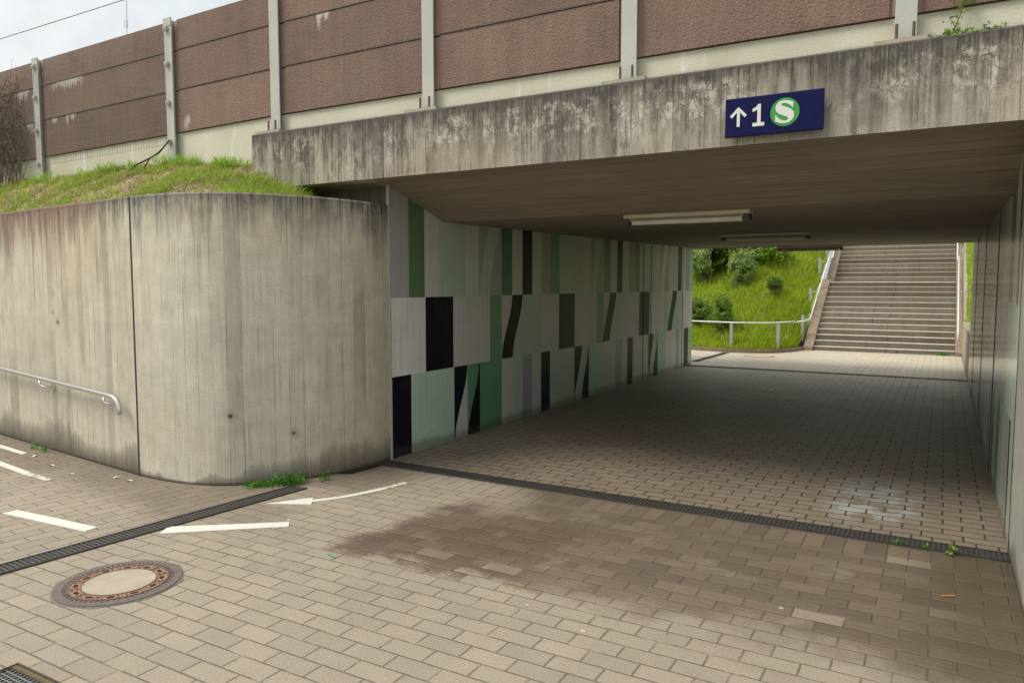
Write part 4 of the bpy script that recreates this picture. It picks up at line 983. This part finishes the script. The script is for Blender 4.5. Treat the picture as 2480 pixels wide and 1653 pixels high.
b = MB(); b.tube([(.335, 20.55, .34), (.335, 20.62, .55), (.335, 20.8, .72), (.335, 24.35, 2.47)], .020, 8); b.tube([(.30, 24.3, 2.36), (.30, 27.0, 3.98), (.30, 28.2, 4.1)], .020, 8); b.build('rail', whiterail_m, h2, smooth=True)
for (y, zb_, zt_) in ((22.1, 1.05, 1.62), (23.9, 1.9, 2.50), (24.9, 2.3, 3.05), (26.5, 3.1, 3.9)):
    x = .345 + .0095 * y; b = MB(); b.box(x - .035, y - .03, zb_, x + .035, y + .03, zt_); po = b.build('post', gp, h2)
    b = MB(); b.tube([(x - .03, y, zt_ - .12), (.335 if y < 24.4 else .30, y, zt_ - .1)], .010, 6); b.build('bracket', gp, po)
b = MB(); b.tube([(.335, 20.9, .70), (.43, 20.9, .68)], .010, 6); b.build('bracket', gp, h2)
b = MB(); b.box(.425, 14.852, -.05, .66, 20.75, .81)
tag(b.build('low_wall', conc_pale, bevel=.008), 'low pale concrete wall between the right underpass wall and the stairs', 'wall')
b = MB(); b.prism([(20.752, -.05), (25.6, -.05), (25.6, 3.25), (20.752, .86)], 'x', .445, .53)
tag(b.build('stair_side_wall', conc_pale), 'sloping concrete edge wall rising right of the stairs', 'wall')
# wing walls of the far side (behind the embankment)
b = MB(); b.box(-14, 15.63, -.05, XL - .355, 15.88, 2.44); tag(b.build('retaining_wall', conc_grey), 'far side concrete wing wall running left behind the painted wall', 'wall')

# ------------------------------------------------------------------ shrubs
def shrub(name, c, rad, n_cl, per, spread, size, m, label, cat='bush', group=None, stem=True):
    o = thing(name, c, label, cat, group)
    cc = (c[0], c[1], c[2] + rad[2] * .95)
    P = np.concatenate([clumps(np.array(cc) + rng.normal(size=3) * np.array(rad) * .34, np.array(rad) * rng.uniform(.5, .8), n_cl // 4, per, spread) for q in range(5)])
    K = clumps(cc, np.array(rad) * 1.22, int(n_cl * .3), 6, spread * .7); P = np.concatenate([P, K])
    P = P[P[:, 2] > c[2] - .05]
    gap = vnoise(P[:, [0, 2]] + P[:, [1, 1]] * .5, 5.0, 2); P = P[gap > .30]
    V, F = leaves(P, size, .75); raw('foliage', V, F, m, o)
    if stem:
        b = MB()
        for k in range(7):
            a = rng.uniform(0, 6.28); b.tube([(c[0], c[1], c[2] - .15), (c[0] + .25 * rad[0] * math.cos(a), c[1] + .25 * rad[1] * math.sin(a), c[2] + rad[2] * .6), (c[0] + .65 * rad[0] * math.cos(a), c[1] + .65 * rad[1] * math.sin(a), c[2] + rad[2] * 1.3)], [.025, .016, .006], 5, cap=False)
        b.build('stem', plain('shrub_wood', (.10, .075, .05), .9), o)
    return o
mdark = leafmat('hedge_leaf', (.05, .12, .012), (.18, .28, .03), .4); mpale = leafmat('pale_leaf', (.22, .34, .08), (.38, .45, .16), .45); mmid = leafmat('mid_leaf', (.13, .24, .03), (.26, .38, .06), .45)
shrub('round_bush', (-5.83, 20.4, .62), (.38, .4, .46), 130, 22, .05, .045, mmid, 'loose olive green bush beside the painted wall end, left of a denser round bush')
shrub('round_bush', (-5.06, 19.75, .33), (.34, .36, .52), 150, 24, .045, .042, mmid, 'dense round green bush behind the curved white rail')
shrub('small_shrub', (-4.0, 21.4, 1.36), (.23, .25, .30), 80, 20, .04, .04, leafmat('small_leaf', (.09, .17, .02), (.20, .29, .04), .4), 'small lone dark shrub in the middle of the grass slope')
shrub('pale_bush', (-5.13, 22.0, 1.64), (.36, .36, .54), 150, 24, .05, .045, mpale, 'pale silvery bush standing before the dark hedge')
shrub('pale_bush', (-6.25, 22.3, 1.76), (.36, .4, .56), 130, 22, .055, .05, mpale, 'pale leggy bush at the left end of the dark hedge')
shrub('hedge', (-5.75, 23.0, 1.98), (1.15, .7, .72), 420, 24, .09, .065, mdark, 'dark leafy hedge along the top of the grass slope')
shrub('hedge', (-4.45, 22.95, 2.05), (.66, .6, .55), 300, 24, .07, .06, leafmat('hedge_leaf_two', (.09, .20, .012), (.32, .44, .03), .45), 'bushy bright green right end of the hedge, nearest the stairs')
# weeds
def weed(name, c, n, spread, size, m, label, h=.05):
    C = np.stack([c[0] + rng.normal(size=n) * spread[0], c[1] + rng.normal(size=n) * spread[1], c[2] + np.abs(rng.normal(size=n)) * h + .008], 1)
    V, F = leaves(C, size, .8); return tag(raw(name, V, F, m), label, 'weed')
wm = leafmat('weed_leaf', (.05, .19, .012), (.11, .30, .025), .35)
P1 = [(-4.98, 4.28), (-4.90, 4.34), (-4.82, 4.42), (-4.76, 4.47), (-4.72, 4.52)]
V = []; F = []; off = 0
C = np.concatenate([np.stack([x + rng.normal(size=150) * .038, y + rng.normal(size=150) * .042, .01 + np.abs(rng.normal(size=150)) * hh_], 1) for (x, y), hh_ in zip(P1, (.010, .022, .045, .028, .035))])
C[:, 1] = np.minimum(C[:, 1], np.interp(C[:, 0], [p[0] for p in H_CURVE], [p[1] for p in H_CURVE]) - .01)
Vv, Ff = leaves(C, .017, .8); tag(raw('weed_patch', Vv, Ff, wm), 'green leafy weed patch growing where the side drain meets the curved wall', 'weed')
weed('small_weed', (-4.60, 4.72, 0), 60, (.028, .028), .014, wm, 'tiny weed sprout right of the drain end at the curved wall', .035)
weed('small_weed', (.10, 5.36, 0), 34, (.015, .018), .017, leafmat('sprout_leaf', (.12, .26, .02), (.24, .36, .04), .35), 'yellow green sprout beside the drain near the right wall', .04)
weed('small_weed', (-.20, 5.40, .0), 26, (.03, .010), .011, wm, 'low weed on the drain edge, second from the right wall', .015)
weed('small_weed', (-.04, 5.40, .0), 22, (.025, .010), .011, wm, 'low weed on the drain edge between the sprout and the other low weed', .015)
weed('small_weed', (-8.08, 4.14, 0), 26, (.035, .02), .018, wm, 'small weed at the handrail wall foot, on the left of two', .022)
weed('small_weed', (-7.86, 4.12, 0), 34, (.04, .02), .018, wm, 'small weed at the handrail wall foot, on the right of two', .03)
weed('small_weed', (.05, 20.5, 0), 70, (.07, .03), .03, wm, 'pale weed at the right foot of the far stairs', .03)
cr = thing('climbing_plant', (.0, 5.42, 3.19), 'small green creeper rooted on the parapet top, beside the right barrier post', 'plant')
b = MB(); b.tube([(-.02, 5.48, 3.19), (.0, 5.47, 3.28), (.03, 5.46, 3.36), (.05, 5.45, 3.47)], [.005, .004, .003, .002], 5, cap=False); b.tube([(.0, 5.47, 3.28), (-.03, 5.46, 3.33)], .002, 4, cap=False); b.build('stem', plain('green_stem', (.10, .14, .03), .8), cr)
C = np.concatenate([np.stack([rng.normal(size=60) * .025 + .04, 5.44 + rng.normal(size=60) * .02, 3.44 + rng.normal(size=60) * .035], 1), np.stack([rng.normal(size=25) * .02, 5.45 + rng.normal(size=25) * .015, 3.24 + rng.random(25) * .12], 1), np.stack([-.15 + rng.random(150) * .42, 5.36 + rng.normal(size=150) * .03, 3.20 + np.abs(rng.normal(size=150)) * .012], 1)])
Vv, Ff = leaves(C, .017, .85); raw('leaves', Vv, Ff, leafmat('creeper_leaf', (.10, .22, .02), (.24, .34, .04), .35), cr)

# litter
b = MB(); b.tube([(.055, 4.60, .008), (.115, 4.635, .008)], .0045, 8); tag(b.build('cigarette_butt', plain('filter_orange', (.55, .22, .05), .7)), 'orange cigarette butt on the dark paving near the right wall', 'litter')
b = MB(); b.prism([(-3.30, 3.40), (-3.22, 3.375), (-3.217, 3.383), (-3.297, 3.408)], 'z', .003, .007); tag(b.build('plastic_strip', plain('green_plastic', (.02, .33, .16), .4)), 'thin green plastic strip on the paving below the brown stain', 'litter')
pm = plain('paper_white', (.70, .68, .62), .7)
first = None
for k, (x, y, a, lab) in enumerate(((-6.05, 3.86, .2, 'white paper scrap by the joint of the handrail wall, nearest the curved wall'), (-6.25, 3.87, 1.2, 'white paper scrap just left of the wall joint'), (-6.72, 3.74, .5, 'white paper scrap in the dark strip below the bent rail end'), (-7.2, 3.83, .2, 'curled white scrap between the worn dash and the wall'), (-7.75, 3.97, 2.0, 'white scrap near the weeds at the handrail wall'))):
    if first is None:
        b = MB(); b.face([(-.028, -.010, .003), (0, -.014, .011), (0, .012, .011), (-.028, .012, .003)]); b.face([(0, -.014, .011), (.03, -.006, .004), (.03, .012, .004), (0, .012, .011)])
        o = b.build('paper_scrap', pm); first = o
    else: o = first.copy(); COL.objects.link(o)
    o.location = (x, y, .001); o.rotation_euler = (0, 0, a); tag(o, lab, 'litter', 'white paper scraps along the handrail wall')

# ------------------------------------------------------------------ world, sun, camera
EL, AZ = math.radians(54), math.radians(226)       # azimuth measured clockwise from +Y
w = bpy.data.worlds.new('World'); sc.world = w; w.use_nodes = True
t = NT(w.node_tree); bg = w.node_tree.nodes['Background']
sky = t.node('ShaderNodeTexSky', sky_type='NISHITA', sun_disc=False, sun_elevation=EL, sun_rotation=AZ)
sky.air_density = 1.2; sky.dust_density = 3.0
g = t.node('ShaderNodeTexCoord').outputs['Generated']
x, y, z = t.sep(g)
zz = t.m('MAXIMUM', z, .06)
cp = t.xyz(t.m('DIVIDE', x, zz), t.m('DIVIDE', y, zz))
n1 = t.noise(cp, 1.1, 6, .55); n2 = t.noise(g, 3.2, 5, .5)
n3 = t.noise(g, 7.5, 6, .55); cl = t.add(t.mul(n3, .4), t.mul(n2, .6))
cloud = t.scale(t.mix(t.step(cl, .36, .62), (7.0, 7.6, 7.9), (10.6, 10.8, 10.8)), t.mul(t.add(1.12, t.mul(t.m('MAXIMUM', z, 0.0), 1.35)), .45))
mixd = t.mix(.90, sky.outputs[0], cloud)
t.put(bg.inputs[0], mixd); bg.inputs[1].default_value = .1
sl = bpy.data.lights.new('Sun', 'SUN'); sl.energy = 2.0; sl.angle = math.radians(24); sl.color = (1, .94, .82)
so = bpy.data.objects.new('Sun', sl); COL.objects.link(so)
dv = Vector((math.sin(AZ) * math.cos(EL), math.cos(AZ) * math.cos(EL), math.sin(EL)))
so.rotation_euler = dv.to_track_quat('Z', 'Y').to_euler(); so.location = dv * 40
cd = bpy.data.cameras.new('Camera'); cd.sensor_width = 36; cd.lens = 1810 / 2480 * 36; cd.clip_end = 1000; cd.clip_start = .05
co = bpy.data.objects.new('Camera', cd); COL.objects.link(co)
co.location = (0, 0, 1.7); co.rotation_euler = (math.radians(90 - 4.376), 0, .52275)
sc.camera = co
sc.view_settings.view_transform = 'Standard'; sc.view_settings.look = 'None'; sc.view_settings.exposure = 0.50; sc.view_settings.gamma = 1.0
sc.cycles.max_bounces = 10; sc.cycles.diffuse_bounces = 6
